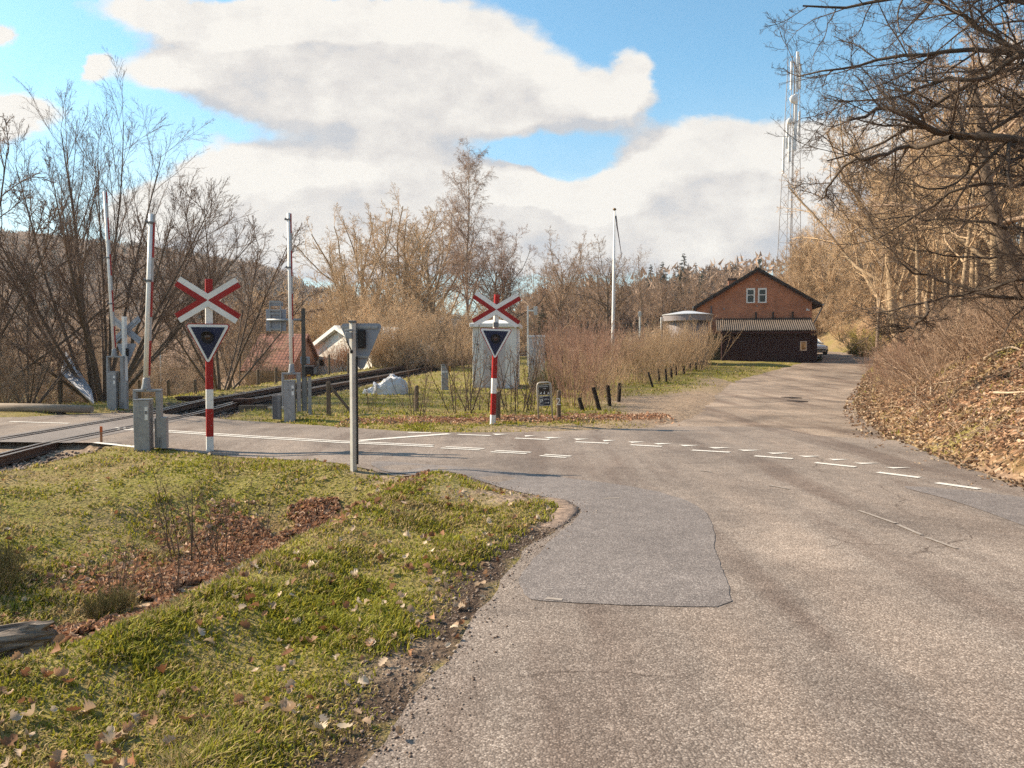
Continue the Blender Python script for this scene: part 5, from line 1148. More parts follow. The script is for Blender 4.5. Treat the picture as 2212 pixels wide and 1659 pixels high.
m = MB(); m.tube([(el - .05, -.4, zel - .06), (el - .05, LN, zel - .06)], .07, 8); m.tube([(er + .05, -.4, zer - .06), (er + .05, LN, zer - .06)], .07, 8); m.build('gutter', galv, rf, smooth=True)
# lean-to shed with corrugated roof, against the gable
Ys = 56.6; us = Ys / F0; pc2 = P(1653, 779, Ys); zs = zg1(pc2.x, Ys) - .15
sh = empty('lean_to_shed', (pc2.x, Ys, zs), yaw, 'dark board lean-to shed with corrugated roof against the brick gable', 'shed')
hs = lambda r: P(1653, r, Ys).z - zs; xs_ = lambda px: (px - 1653) * us / math.cos(yaw) * .985
m = MB(); a, b_ = xs_(1563), xs_(1744); zt_ = hs(711); n = 78; vs = []
def boards(m, x0, x1, y, z0, z1, n, d=.025):
    ps = []
    for i in range(n):
        q0, q1 = x0 + (x1 - x0) * i / n, x0 + (x1 - x0) * (i + 1) / n; g_ = (q1 - q0) * .18
        ps += [(q0, y), (q0 + g_, y), (q0 + g_, y - d), (q1 - g_ * .6, y - d), (q1 - g_ * .6, y)]
    ps.append((x1, y)); ps += [(x1, y + 2.3), (x0, y + 2.3)]; m.plate(ps, z0, z1)
boards(m, a, b_, 0, -.4, zt_, 46); m.build('wall', mat('tarred_boards', (.045, .016, .018), (.024, .010, .012), 3, .8, .3, 20, stretch=(4, 4, .6)), sh)
corr = mat('corrugated_sheet', (.155, .125, .105), (.085, .07, .06), 3, .8, .3, 25, c3=(.2, .175, .15)); m = MB(); x0, x1 = xs_(1552), xs_(1753); nw = 46; vs = []; k_ = nw * 6
for i in range(k_ + 1):
    x = x0 + (x1 - x0) * i / k_; w_ = .045 * math.sin(2 * math.pi * i / 6)
    for (yy, zz) in ((-.45, hs(714)), (2.25, hs(714) + 1.02)):
        vs += [(x, yy, zz + w_), (x, yy, zz + w_ - .012)]
fs = []
for i in range(k_): q = i * 4; fs += [(q, q + 4, q + 6, q + 2), (q + 1, q + 3, q + 7, q + 5), (q, q + 1, q + 5, q + 4), (q + 2, q + 6, q + 7, q + 3)]
m.add(vs, fs); ro = m.build('roof', corr, sh); [setattr(f_, 'use_smooth', True) for f_ in ro.data.polygons]
m = MB(); m.box(x0 + .05, x1 - .02, -.42, -.36, hs(721), hs(716.5)); m.build('fascia', mat('fascia_red', (.05, .012, .01), (.035, .01, .009), 4, .7), ro)
m = MB()
for px in (1638, 1674, 1715): m = MB(); q = xs_(px); m.box(q - .06, q + .06, 2.05, 2.2, hs(696), hs(678) + .25); m.build('roof_bracket', black_paint, ro)
m = MB(); m.box(xs_(1745) + .002, xs_(1757.5), .1, 1.6, -.4, hs(725)); m.build('side_bin', mat('dark_red_board', (.03, .008, .009), (.02, .006, .008), 4, .8), sh, bevel=.02)
# poster
po = empty('poster_board', P(1729.3, 757.5, Ys - .75), yaw, 'framed tan poster with brown figure fixed on the dark shed wall', 'poster'); 
bx = P(1729.3, 757.5, Ys); lx = xs_(1729.3); wp = Matrix.Translation((pc2.x, Ys, zs)) @ Matrix.Rotation(yaw, 4, 'Z') @ Vector((lx, -.032, hs(757.5))); po.location = wp
ph = hs(737.5) - hs(757.5); pw_ = xs_(1736) - xs_(1722.5)
m = MB(); m.box(-pw_ / 2, pw_ / 2, -.03, 0, 0, ph); f_ = m.build('frame', mat('poster_frame', (.55, .42, .33), (.48, .36, .28), 4, .6), po, bevel=.004)
m = MB(); m.box(-pw_ / 2 + .06, pw_ / 2 - .06, -.034, -.0305, .06, ph - .06); m.build('sheet', mat('poster_sheet', (.5, .3, .14), (.4, .23, .1), 9, .7), f_)
m = MB(); q = pw_ / 2; m.prism([(-q * .3, ph * .1), (q * .55, ph * .1), (q * .62, ph * .28), (q * .45, ph * .36), (q * .3, ph * .26), (-q * .02, ph * .34), (q * .02, ph * .6), (-q * .08, ph * .72), (-q * .26, ph * .72), (-q * .3, ph * .5), (-q * .45, ph * .3)], -.038, -.0345); m.prism([(-q * .6, ph * .8), (q * .6, ph * .8), (q * .5, ph * .87), (q * .1, ph * .9), (-q * .5, ph * .86)], -.038, -.0345); m.build('figure', mat('poster_brown', (.22, .1, .03), (.17, .08, .025), 6, .7), f_)
# green board fence left of the shed
fp = Matrix.Translation((pc2.x, Ys, zs)) @ Matrix.Rotation(yaw, 4, 'Z') @ Vector((xs_(1530), .6, 0)); m = MB(); boards(m, 0, xs_(1562) - xs_(1530), 0, -.3, hs(719), 9); 
m.v = [Vector((v.x, min(v.y, .03), v.z)) for v in m.v]; o = m.build('board_fence', mat('green_boards', (.07, .06, .035), (.04, .036, .022), 3, .85, .3)); o.location = fp; o.rotation_euler = (0, 0, yaw); tag(o, 'dark greenish board fence joining the tank to the shed', 'fence')
# round tank
Yt = 54.0; q = P(1485, 770, Yt); zz = zg1(q.x, Yt) - .3; ut = Yt / F0; t = empty('round_tank', (q.x, Yt, zz), 0, 'round grey tank with shallow silver cone roof left of the brick house', 'tank'); ht = lambda r: P(1485, r, Yt).z - zz
tm_ = mat('tank_grey', (.25, .225, .23), (.2, .18, .185), 1.2, .7, metal=.0); rr = 42.5 * ut; r2 = 53 * ut
m = MB(); m.lathe([(rr, -.3), (rr, ht(695))], 48); m.build('shell', tm_, t, smooth=True)
m = MB(); m.lathe([(r2 * .9, ht(695) + .002), (r2, ht(694.5) + .01), (r2, ht(681.5))], 64); m.build('rim', tm_, t)
m = MB(); m.lathe([(r2 + .05, ht(681.4)), (r2 + .05, ht(680)), (.35, ht(672.2)), (.02, ht(671.4))], 48); m.build('roof', mat('silver_sheet', (.6, .61, .63), (.5, .51, .53), 3, .45, metal=.2, spec=.5), t)
# dark evergreen hedge at the shed corner
p = P(1766, 780, 57.5); o = plant('broom', p.x, 57.5, .5, 'evergreen_shrub', 'dark evergreen shrub at the shed corner in front of the car', 'shrub', mats=(needle, needle))
o2 = plant('broom', p.x - .4, 58.3, .55, 'evergreen_shrub', 'second dark shrub squeezed between shed corner and car', 'shrub', mats=(needle, needle))

# ------------------------------------------------------------------ parked car
Yc = 69.5; q = P(1773, 763, Yc); zc = float(S(np.array([q.x]), np.array([Yc]))[0]) + .01
car = empty('parked_car', (q.x, Yc, zc), R(6), 'white hatchback parked half hidden behind the dark shed', 'car')
cp = mat('car_white', (.74, .74, .75), (.7, .7, .71), 2, .25, 0, 60, 0, .5, coat=.6); gb = mat('car_glass', (.03, .045, .06), (.02, .03, .04), 2, .06, spec=.7); tyre = mat('tyre', (.02, .02, .02), (.015, .015, .015), 8, .9)
secs = [(-.0, .62, .28, .72), (.12, .80, .2, .80), (.5, .86, .18, .92), (1.0, .87, .18, .99), (1.35, .87, .18, 1.04), (2.4, .88, .18, 1.02), (3.4, .87, .2, 1.02), (3.9, .82, .3, .98), (4.0, .7, .42, .85)]
vs, fs = [], []
for (y, w_, zb_, zt_) in secs:
    ring = [(-w_ * .94, zb_), (-w_, zb_ + .25), (-w_, zt_ - .18), (-w_ * .9, zt_ - .03), (-w_ * .5, zt_ + .02), (0, zt_ + .03), (w_ * .5, zt_ + .02), (w_ * .9, zt_ - .03), (w_, zt_ - .18), (w_, zb_ + .25), (w_ * .94, zb_)]
    vs += [(x, y, z) for x, z in ring]
k = 11
for i in range(len(secs) - 1): fs += [(i * k + j, i * k + (j + 1) % k, (i + 1) * k + (j + 1) % k, (i + 1) * k + j) for j in range(k)]
fs += [tuple(range(k))[::-1], tuple(range((len(secs) - 1) * k, len(secs) * k))]
m = MB(); m.add(vs, fs); bd = m.build('body', cp, car, smooth=True, bevel=0); sb_ = bd.modifiers.new('s', 'SUBSURF'); sb_.levels = 1; sb_.render_levels = 1
m = MB(); cab = [(1.05, .74, 1.0, 1.02), (1.75, .66, 1.0, 1.40), (2.2, .64, 1.0, 1.5), (3.2, .62, 1.0, 1.47), (3.85, .66, .95, 1.05)]; vs, fs = [], []
for y, w_, zb_, zt_ in cab: vs += [(-.78, y, zb_), (-w_, y, zt_), (-w_ * .6, y, zt_ + .03), (w_ * .6, y, zt_ + .03), (w_, y, zt_), (.78, y, zb_)]
for i in range(4): fs += [(i * 6 + j, i * 6 + j + 1, (i + 1) * 6 + j + 1, (i + 1) * 6 + j) for j in range(5)]
m.add(vs, fs); cb_ = m.build('cabin', gb, bd, smooth=True)
m = MB()
for sx in (-1, 1): m.tube([(sx * .75, 1.1, 1.02), (sx * .665, 1.76, 1.42), (sx * .64, 2.2, 1.52), (sx * .63, 3.2, 1.49), (sx * .68, 3.84, 1.07)], .045, 6)
m.add([(-.64, 1.76, 1.445), (.64, 1.76, 1.445), (.66, 2.2, 1.545), (.64, 3.25, 1.52), (-.64, 3.25, 1.52), (-.66, 2.2, 1.545)], [(0, 1, 2, 5), (5, 2, 3, 4)]); m.build('roof', cp, bd, smooth=True)
for sx in (-1, 1):
    m = MB(); m.add([(sx * .52, -.0, .66), (sx * .78, .12, .70), (sx * .80, .42, .86), (sx * .66, .25, .84), (sx * .53, .06, .74), (sx * .6, .3, .6)], [(0, 1, 2, 3, 4), (0, 5, 1), (1, 5, 2), (2, 5, 3), (3, 5, 4), (4, 5, 0)]); m.build('headlight', mat('headlight_glass', (.45, .46, .48), (.3, .31, .33), 9, .1, spec=.6), bd)
    for yy in (.75, 3.25):
        m = MB(Matrix.Translation((sx * .80, yy, .31)) @ Matrix.Rotation(R(90), 4, 'Y')); m.lathe([(.2, -.1), (.30, -.1), (.315, -.05), (.315, .06), (.30, .1), (.2, .1)], 20); wh = m.build('wheel', tyre, car, smooth=False)
        m = MB(Matrix.Translation((sx * .80, yy, .31)) @ Matrix.Rotation(R(90), 4, 'Y')); m.lathe([(.03, -.085), (.2, -.08), (.2, .08), (.03, .085)], 12); m.build('rim', galv, wh)
    m = MB(); m.box(sx * .84, sx * 1.0, 1.35, 1.45, 1.0, 1.13); m.build('mirror', cp, bd, bevel=.03)
m = MB(); m.prism([(-.5, .52), (-.42, .40), (.42, .40), (.5, .52)], -.02, .12); m.prism([(-.78, .42), (-.58, .30), (-.54, .44), (-.62, .5)], .03, .15); m.prism([(.78, .42), (.62, .5), (.54, .44), (.58, .30)], .03, .15); m.box(-.6, .6, .0, .2, .2, .27); m.build('grille', black_paint, bd)
# stone block and white tub on the slope
bp_ = P(1845, 750, 71); m = MB(); n_ = 9
for i in range(3):
    for j in range(2): m.box(-.52 + i * .35 + .01 * j, -.52 + i * .35 + .335, 0 + .01 * i, .5, .26 * j - .15, .26 * (j + 1) - .165)
m.box(-.54, .55, .03, .47, -.2, .36); o = m.build('stone_wall', mat('dark_stone', (.13, .095, .065), (.07, .05, .035), 3, .9, .6, 12), bevel=.02); o.location = (bp_.x, 71, zg1(bp_.x, 71)); o.rotation_euler = (0, 0, -.1); tag(o, 'low dark block wall at the foot of the sunlit slope', 'wall')
tp_ = P(1863, 754, 66.5); zz = zg1(tp_.x, 66.5); t = empty('grit_bin', (tp_.x, 66.5, zz), -.3, 'pale tapered tub with flat lid beside the low block wall', 'bin'); ub = 66.5 / F0; hb = 20 * ub
m = MB(); m.lathe([(.34, -.1), (.33, .05), (.25, hb * .8), (.24, hb * .84)], 8); m.build('tub', mat('tub_white', (.62, .63, .66), (.5, .51, .54), 4, .6), t); m = MB(); m.lathe([(.27, hb * .845), (.31, hb * .87), (.31, hb * .95), (.22, hb)], 8); m.build('lid', white_paint, t)

# ------------------------------------------------------------------ houses in the valley
tile = None
def tile_mat(name, a, b_, sc=3.2):
    m = bpy.data.materials.new(name); m.use_nodes = True; nt = m.node_tree; N = nt.nodes; L = nt.links; bs = N['Principled BSDF']; bs.inputs['Roughness'].default_value = .9
    tc = N.new('ShaderNodeTexCoord'); br = N.new('ShaderNodeTexBrick'); br.inputs['Scale'].default_value = sc; br.inputs['Color1'].default_value = (*a, 1); br.inputs['Color2'].default_value = (*b_, 1); br.inputs['Mortar'].default_value = tuple(x * .3 for x in b_) + (1,); br.inputs['Mortar Size'].default_value = .07; br.inputs['Brick Width'].default_value = .8; br.inputs['Row Height'].default_value = 1.0; br.offset = 0
    L.new(tc.outputs['UV'] if False else tc.outputs['Object'], br.inputs[0]); L.new(br.outputs[0], bs.inputs[0])
    bp = N.new('ShaderNodeBump'); bp.inputs['Strength'].default_value = .8; bp.inputs['Distance'].default_value = .05; L.new(br.outputs['Fac'], bp.inputs['Height']); bp.invert = True; L.new(bp.outputs[0], bs.inputs['Normal']); return m
def tiled_house(x, y, z, yaw, W, Dp, wall_h, roof_h, wm, tm, label, win=()):
    """ridge along local x; gables at the ends"""
    t = empty('valley_house', (x, y, z), yaw, label, 'house'); m = MB(Matrix.Rotation(R(90), 4, 'Z'))
    m.prism([(0, -1.5), (Dp, -1.5), (Dp, wall_h), (Dp / 2, wall_h + roof_h - .12), (0, wall_h)], -W / 2, W / 2); m.v = [Vector((v.x, v.y, v.z)) for v in m.v]
    m.build('wall', wm, t)
    for sgn in (0, 1):
        L_ = math.hypot(Dp / 2 + .35, roof_h * (1 + .7 / Dp)); q = MB(); q.box(-W / 2 - .3, W / 2 + .3, 0, L_, -.1, .05); o = q.build('roof', tm, t)
        a = math.atan2(roof_h, Dp / 2)
        if sgn == 0: o.location = (0, -.35, wall_h - .35 * math.tan(a) + .06); o.rotation_euler = (a, 0, 0)
        else: o.location = (0, Dp + .35, wall_h - .35 * math.tan(a) + .06); o.rotation_euler = (a, 0, math.pi)
    for (a0, a1, b0, b1) in win:
        q = MB(); q.box(a0, a1, -.03, .05, b0, b1); w_ = q.build('window', mat('window_frame_dark', (.2, .15, .12), (.15, .11, .09), 5, .7), t); q = MB(); q.box(a0 + .08, a1 - .08, -.04, -.031, b0 + .08, b1 - .08); q.build('pane', gl, w_)
    return t
wall_red = brick_mat('brick_pale', (.42, .2, .14), (.34, .15, .1), (.34, .22, .17), 2.0)
tr_ = tile_mat('tiles_red', (.34, .15, .10), (.24, .10, .07))
q = P(578, 800, 54); tiled_house(q.x, 54, q.z - 1.2, R(-6), 96 * 54 / F0, 6.0, 1.35, 2.4, wall_red, tr_, 'low house with weathered red tiled roof below the track', ((-1.6, -.3, .2, 1.1),))
q = P(318, 800, 62); tiled_house(q.x, 62, q.z - 1.2, R(5), 160 * 62 / F0, 6.0, 1.6, 2.2, mat('render_buff', (.5, .4, .3), (.4, .31, .24), 3, .9), tile_mat('tiles_buff', (.42, .27, .18), (.3, .18, .12)), 'tiled roof house glimpsed through the large bare tree', ((-2.2, -1.4, .3, 1.2), (.8, 1.6, .3, 1.2)))
# white gabled house: gable wall turned to the sun
q = P(668, 775, 60); qz = P(668, 822, 60).z; t = empty('white_house', (q.x, 60, float(qz)), R(-48), 'white rendered house with pale eaves below the track by the triangle sign', 'house')
hw2 = lambda r: P(668, r, 60).z - float(qz); e0, r0_ = hw2(757), hw2(727); W = 9.4
m = MB(); m.prism([(.25, -1), (W - .25, -1), (W - .25, e0 - .1), (W / 2, r0_ + .35), (.25, e0 - .1)], 0, 5); m.build('wall', mat('lime_render', (.78, .76, .72), (.68, .65, .6), 2, .9), t)
m = MB(); m.prism([(-.2, e0 - .3), (W / 2, r0_ + .42), (W / 2, r0_ + .72), (-.2, e0 + .02)], -.4, 5.3); m.prism([(W / 2 + .001, r0_ + .42), (W + .2, e0 - .3), (W + .2, e0 + .02), (W / 2 + .001, r0_ + .72)], -.4, 5.3); m.build('roof', white_paint, t)
m = MB(); m.box(1.7, 2.5, -.03, .04, hw2(790), hw2(776)); w_ = m.build('window', mat('window_frame_dark', (.2, .15, .12)), t); m = MB(); m.box(1.78, 2.42, -.04, -.031, hw2(788), hw2(778)); m.build('pane', gl, w_)
m = MB(); m.tube([(-.15, -.42, e0 - .1), (.15, -.1, e0 - .5), (.2, -.06, -1)], .05, 8); m.build('downpipe', white_paint, t)
# beech hedge with brown leaves in front of it
# silver sheet roof far left
Yr = 31.0; cs = [P(128, 757, Yr + 2), P(141, 757, Yr + 2.6), P(203, 850, Yr - .6), P(168, 866, Yr - 1.5)]; cs = [P(126, 760, 33.5), P(140, 757, 34.5), P(197, 842, 31.5), P(198, 872, 30.2), P(128, 800, 32.4)]
t = empty('sheet_roof_shelter', P(165, 860, 26), 0, 'steep silver corrugated sheet roof in the bushes behind the log rail', 'shelter'); off = t.location
pA, pE = P(127, 760, 27.6), P(131, 806, 26.0)
def sheet_panel(a, b_, c_, d_, nm, m_, nw=9):
    q = MB(); vs = []; n = (b_ - a).cross(d_ - a).normalized(); k_ = nw * 4
    for i in range(k_ + 1):
        s_ = i / k_; w_ = n * .035 * math.sin(2 * math.pi * i / 4)
        for e_ in (a.lerp(b_, s_), d_.lerp(c_, s_)): vs += [e_ + w_ - off, e_ + w_ - off - n * .02]
    fs = []
    for i in range(k_): j = i * 4; fs += [(j, j + 4, j + 6, j + 2), (j + 1, j + 3, j + 7, j + 5), (j, j + 1, j + 5, j + 4), (j + 2, j + 6, j + 7, j + 3)]
    q.add(vs, fs); return q.build(nm, m_, t)
silver = mat('silver_tin', (.55, .56, .6), (.36, .37, .41), 2.5, .4, .2, 12, .4, .5, c3=(.7, .71, .74))
sheet_panel(pE, pA + Vector((0, .4, 0)), P(197, 844, 26.4), P(203, 874, 24.8), 'roof', silver, 7)
q = MB()
for a in (pA, pE, P(197, 844, 26.4), P(203, 874, 24.8)): a = a - off; q.tube([(a.x, a.y, a.z - .03), (a.x, a.y, -2.2)], .05, 6)
q.build('posts', wood_grey, t)
m = MB(); o_ = P(346, 745, 45); z = zg1(o_.x, 45); m.tube([(0, 0, -.2), (0, 0, o_.z - z)], .04, 8); o = m.build('slim_pole', white_paint); o.location = (o_.x, 45, z); tag(o, 'slim pale pole standing among bushes right of the nearest boom', 'pole')
# beech hedge with dry leaves before the white house
random.seed(3)
for px in range(722, 775, 9):
    g_ = P(px, HOR, 50); plant('thicket', g_.x, 50, .8, 'beech_hedge_plant', 'hedge plant with orange brown winter leaves before the white house', 'hedge', 'orange brown hedge before the white house', mats=(bark_brown, mat('twig_orange', (.45, .22, .11), (.34, .16, .08), 1.5, .85)))
for px in range(545, 612, 9):
    g_ = P(px, HOR, 44); plant('thicket', g_.x, 44, .5, 'beech_hedge_plant', 'low sunlit straw coloured hedge plant before the red roofed house', 'hedge', 'straw coloured hedge before the red roofed house', mats=(twig_straw, twig_straw))

# ------------------------------------------------------------------ the old log in the ditch
p = G(8, 1432); t = empty('old_log', (p.x, p.y, zg1(p.x, p.y)), R(24), 'split weathered log lying in the ditch at the lower left edge', 'log')
n, L_ = 40, .42; vs = []; nl = 14
for i in range(nl):
    for j in range(n):
        a = 2 * math.pi * j / n; f = float(vnoise(np.array([j * .9]), np.array([i * .22 + 3]), 95)[0]) - .5; g_ = float(vnoise(np.array([j * .31 + 5]), np.array([i * .16]), 97)[0]) - .5; e_ = float(vnoise(np.array([j * .6]), np.array([.5]), 99)[0])
        r = .125 * (1 + .42 * f + .55 * g_) * (1 - .12 * (i >= nl - 2)); vs.append((-L_ + (L_ * 1.75 + .22 * (e_ - .5)) * i / (nl - 1), math.cos(a) * r * 1.15, .11 + math.sin(a) * r))
m = MB(); m.add(vs, [(i * n + j, i * n + (j + 1) % n, (i + 1) * n + (j + 1) % n, (i + 1) * n + j) for i in range(nl - 1) for j in range(n)] + [tuple(range(n))[::-1], tuple(range((nl - 1) * n, nl * n))])
m.build('trunk', mat('old_bark', (.34, .28, .23), (.035, .025, .02), 6, .95, 1.0, 18, stretch=(.35, 5, 5), c3=(.5, .44, .38)), t)
# drain gratings on the lane and small dark fallen bits
iron = mat('cast_iron', (.06, .045, .04), (.035, .028, .025), 6, .7, .2, 50, .4)
for i, (a, b_, r) in enumerate(((1697, 1722, 858.5), (1710, 1734, 866.5))):
    g_ = G((a + b_) / 2, r + 1); w_ = (b_ - a) * g_.y / F0 / 2; zz = Sf(g_.x, g_.y); t = empty('drain_grating', (g_.x, g_.y, zz + .004), .2, ('left drain grating sunk in the old lane asphalt', 'right drain grating sunk in the old lane asphalt')[i], 'drain', 'drain gratings on the lane')
    m = MB(); d_ = .32
    for s_ in (-1, 1): m.box(-w_, w_, s_ * d_ - .04, s_ * d_ + .04, 0, .02); m.box(s_ * w_ - .03, s_ * w_ + .03, -d_ + .041, d_ - .041, 0, .02)
    for k in range(7): q = -w_ + 2 * w_ * (k + 1) / 8; m.box(q - .018, q + .018, -d_ + .041, d_ - .041, .002, .016)
    m.build('grate', iron, t); m = MB(); m.box(-w_ + .031, w_ - .031, -d_ + .041, d_ - .041, -.02, .0015); m.build('pit', black_paint, t)
# ------------------------------------------------------------------ grass and leaves
def scatter_polar(rg, n, r0, r1, a0, a1, power=1.0):
    u = rg.random(n); r = r0 * (r1 / r0) ** u if power == 1 else np.sqrt(r0 ** 2 + u * (r1 ** 2 - r0 ** 2))
    a = rg.uniform(a0, a1, n); return r * np.sin(a), r * np.cos(a)
def grass_stuff(name, n, r0, r1, a0, a1, seed, wk, hk, keep=None, bank=False):
    rg = np.random.default_rng(seed); x, y = scatter_polar(rg, n, r0, r1, R(a0), R(a1))
    z, gr, di, le, fa, inr, dm = ground_fields(x, y)
    pr = np.clip(gr * 1.15 - .08, 0, 1)
    tuft = fbm(x * 2.6, y * 2.6, 55, 3)
    if bank: gr = np.ones_like(gr); pr = gr * .55; inr = inr | (x < xfoot(y) + .1)
    k = (~inr) & (rg.random(n) < pr * np.clip(.35 + 1.3 * (tuft - .25), .15, 1)) & (np.abs(x - xtrack(y)) > 1.7) & (((x - xfoot(y)) < 2.5) | bank)
    if keep is not None: k &= keep(x, y)
    x, y, z, tuft = x[k], y[k], z[k] + S(x[k], y[k]), tuft[k]; n = len(x); r = np.hypot(x, y)
    ditch = np.exp(-((x - xditch(y) + .6) / 1.5) ** 2) * (1 - ss(y, 9, 11))
    h = hk * (.022 + .17 * np.clip(tuft - .38, 0, 1) ** 1.2 + .03 * rg.random(n)) * rg.uniform(.6, 1.35, n) * (1 + .8 * ditch)
    w = wk * (.0016 + .00075 * r) * rg.uniform(.7, 1.3, n)
    az = rg.random(n) * 6.283; lean = rg.uniform(.15, 1.1, n); s = np.stack([np.cos(az), np.sin(az), 0 * az], 1); d = np.stack([-np.sin(az), np.cos(az), 0 * az], 1)
    b = np.stack([x, y, z - .01], 1); up = np.array([0, 0, 1.])
    m1 = b + d * (h * lean * .35)[:, None] + up * (h * .6)[:, None]; tip = b + d * (h * lean)[:, None] + up * (h * (1 - .25 * lean))[:, None]
    V = np.stack([b - s * w[:, None], b + s * w[:, None], m1 - s * (w * .8)[:, None], m1 + s * (w * .8)[:, None], tip], 1).reshape(-1, 3)
    i = np.arange(n)[:, None] * 5
    F = np.concatenate([i + [0, 1, 3], i + [0, 3, 2], i + [2, 3, 4]], 1).reshape(-1, 3)
    dry = .55 * fbm(x * 1.0, y * 1.0, 66, 4) + .45 * fbm(x * 4, y * 4, 67, 3); q = rg.random(n)
    pdry = np.clip(.24 + 2.4 * (dry - .47) + .5 * ditch + .25 * ss(-x, 3, 7), .05, .92)
    if bank: pdry = np.full(n, .95) - .4 * (fbm(x * .5, y * .5, 88) > .6)
    green = np.array([.25, .25, .032]) * rg.uniform(.65, 1.35, (n, 1)) * np.where(rg.random((n, 1)) < .3, np.array([[1.25, 1.1, .8]]), 1)
    straw = np.array([.42, .32, .15]) * rg.uniform(.6, 1.25, (n, 1))
    c = np.where((q < pdry)[:, None], straw, green)
    tag(link(name, np_mesh(name, V, F, grass_m, False, col=np.repeat(c, 5, 0))), kind='stuff')
grass_m = mat_attr('grass_blades', .7, .35)
leaf_m = mat_attr('dry_leaves', .75, .25)
grass_stuff('grass', 360000, 2.3, 9, -52, 4, 1, 1.0, .72)
grass_stuff('grass', 130000, 9, 20, -46, 12, 2, 1.0, .72)
grass_stuff('grass', 70000, 17, 58, -32, 30, 3, .8, 1.3)
grass_stuff('dry_grass', 16000, 10, 60, 22, 37, 4, .5, 1.5, bank=True)
def leaves(name, x, y, size, seed, lift=.012, cols=None, lobed=False, flat_=.5):
    rg = np.random.default_rng(seed); n = len(x); z = zg(x, y) + lift
    az = rg.random(n) * 6.283; s = size * rg.uniform(.6, 1.3, n)
    if lobed:
        prof = np.array([0, .28, .18, .42, .24, .46, .26, .3, 0]); k = len(prof); t = np.linspace(-.5, .5, k)
    else:
        prof = np.array([0, .26, .34, .2, 0]); k = len(prof); t = np.linspace(-.5, .5, k)
    curl = rg.uniform(-.9, 2.0, n); fold = rg.uniform(.1, 1.5, n)
    tl = nrm(np.stack([rg.normal(0, flat_, n), rg.normal(0, flat_, n), np.ones(n)], 1))
    a = np.stack([np.cos(az), np.sin(az), 0 * az], 1); a = nrm(a - tl * (a * tl).sum(1, keepdims=True)); b = np.cross(tl, a)
    c = np.stack([x, y, z], 1)
    mid = c[:, None] + a[:, None] * (t[None, :] * s[:, None])[..., None] + tl[:, None] * ((curl[:, None] * (t[None] ** 2) * 1.1) * s[:, None])[..., None]
    sk = 1 + .5 * rg.normal(size=(n, k)) * (.3 if lobed else .15)
    wv = (prof[None] * sk) * s[:, None]
    up_ = tl[:, None] * (fold[:, None] * wv)[..., None]
    l = mid + b[:, None] * wv[..., None] + up_; r_ = mid - b[:, None] * wv[..., None] + up_
    V = np.stack([l, mid, r_], 2).reshape(-1, 3)
    base = np.arange(n)[:, None, None] * (k * 3) + np.arange(k - 1)[None, :, None] * 3
    F = np.concatenate([base + [0, 1, 4, 3], base + [1, 2, 5, 4]], 1).reshape(-1, 4)
    if cols is None: cols = np.array([(.40, .27, .17), (.28, .165, .095), (.50, .39, .28), (.18, .105, .065), (.34, .21, .135), (.25, .17, .11)])
    cc = cols[rg.integers(0, len(cols), n)] * rg.uniform(.7, 1.2, (n, 1))
    tag(link(name, np_mesh(name, V, F, leaf_m, False, col=np.repeat(cc, k * 3, 0))), kind='stuff')
rg = np.random.default_rng(77)
# bank
n = 62000; y = 8.5 * (46 / 8.5) ** rg.random(n); d = rg.uniform(-.16, 1, n); d = np.where(d < 0, d * 5, d * 12); x = xfoot(y) + d
k = (x / y < .75) & (fbm(x * .9, y * .9, 71) + .3 * rg.random(n) > .42) & (((~inside(MAINC, x, y)) & (~inside(LANEC, x, y))) | (rg.random(n) < .12)); x, y = x[k], y[k]
leaves('leaf_litter', x, y, .05 + .0022 * y, 5, .02)
# ditch and hedge foot
xs, ys = [], []
n = 15000; y = rg.uniform(5.8, 10.2, n); x = xditch(y) + rg.normal(.0, .62, n)
k = (fbm(x * 1.6, y * 1.6, 72) > .44); xs.append(x[k]); ys.append(y[k])
n = 2600; x = rg.uniform(-4, 4, n); y = 18.9 + .16 * (x - 1) + rg.normal(0, .45, n); xs.append(x); ys.append(y)
leaves('leaf_litter', np.concatenate(xs), np.concatenate(ys), .07, 6, .03, np.array([(.50, .30, .19), (.42, .23, .135), (.56, .40, .29), (.26, .14, .085), (.38, .2, .12)]), flat_=.7)
# scattered over the near grass and field
x, y = scatter_polar(rg, 2100, 2.6, 14, R(-50), R(3)); k = (~inside(MAINC, x, y)) & (fbm(x * 1.1, y * 1.1, 73) + .25 * rg.random(len(x)) > .55); x, y = x[k], y[k]
leaves('fallen_leaves', x, y, .055, 7, .022, np.array([(.55, .42, .30), (.40, .24, .14), (.5, .36, .25), (.26, .12, .06), (.6, .49, .37), (.33, .17, .09)]), True, .75)
# a few on the asphalt edge
pts = [(862, 1600), (980, 1365), (1045, 1268), (985, 1360), (1047, 1226), (790, 1575), (770, 1560), (690, 1602), (625, 1572), (745, 1590)]
g = [flat(*p) for p in pts]
leaves('fallen_leaves', np.array([p[0] for p in g]), np.array([p[1] for p in g]), .066, 8, .03, np.array([(.58, .47, .34), (.48, .34, .23)]), True, .2)
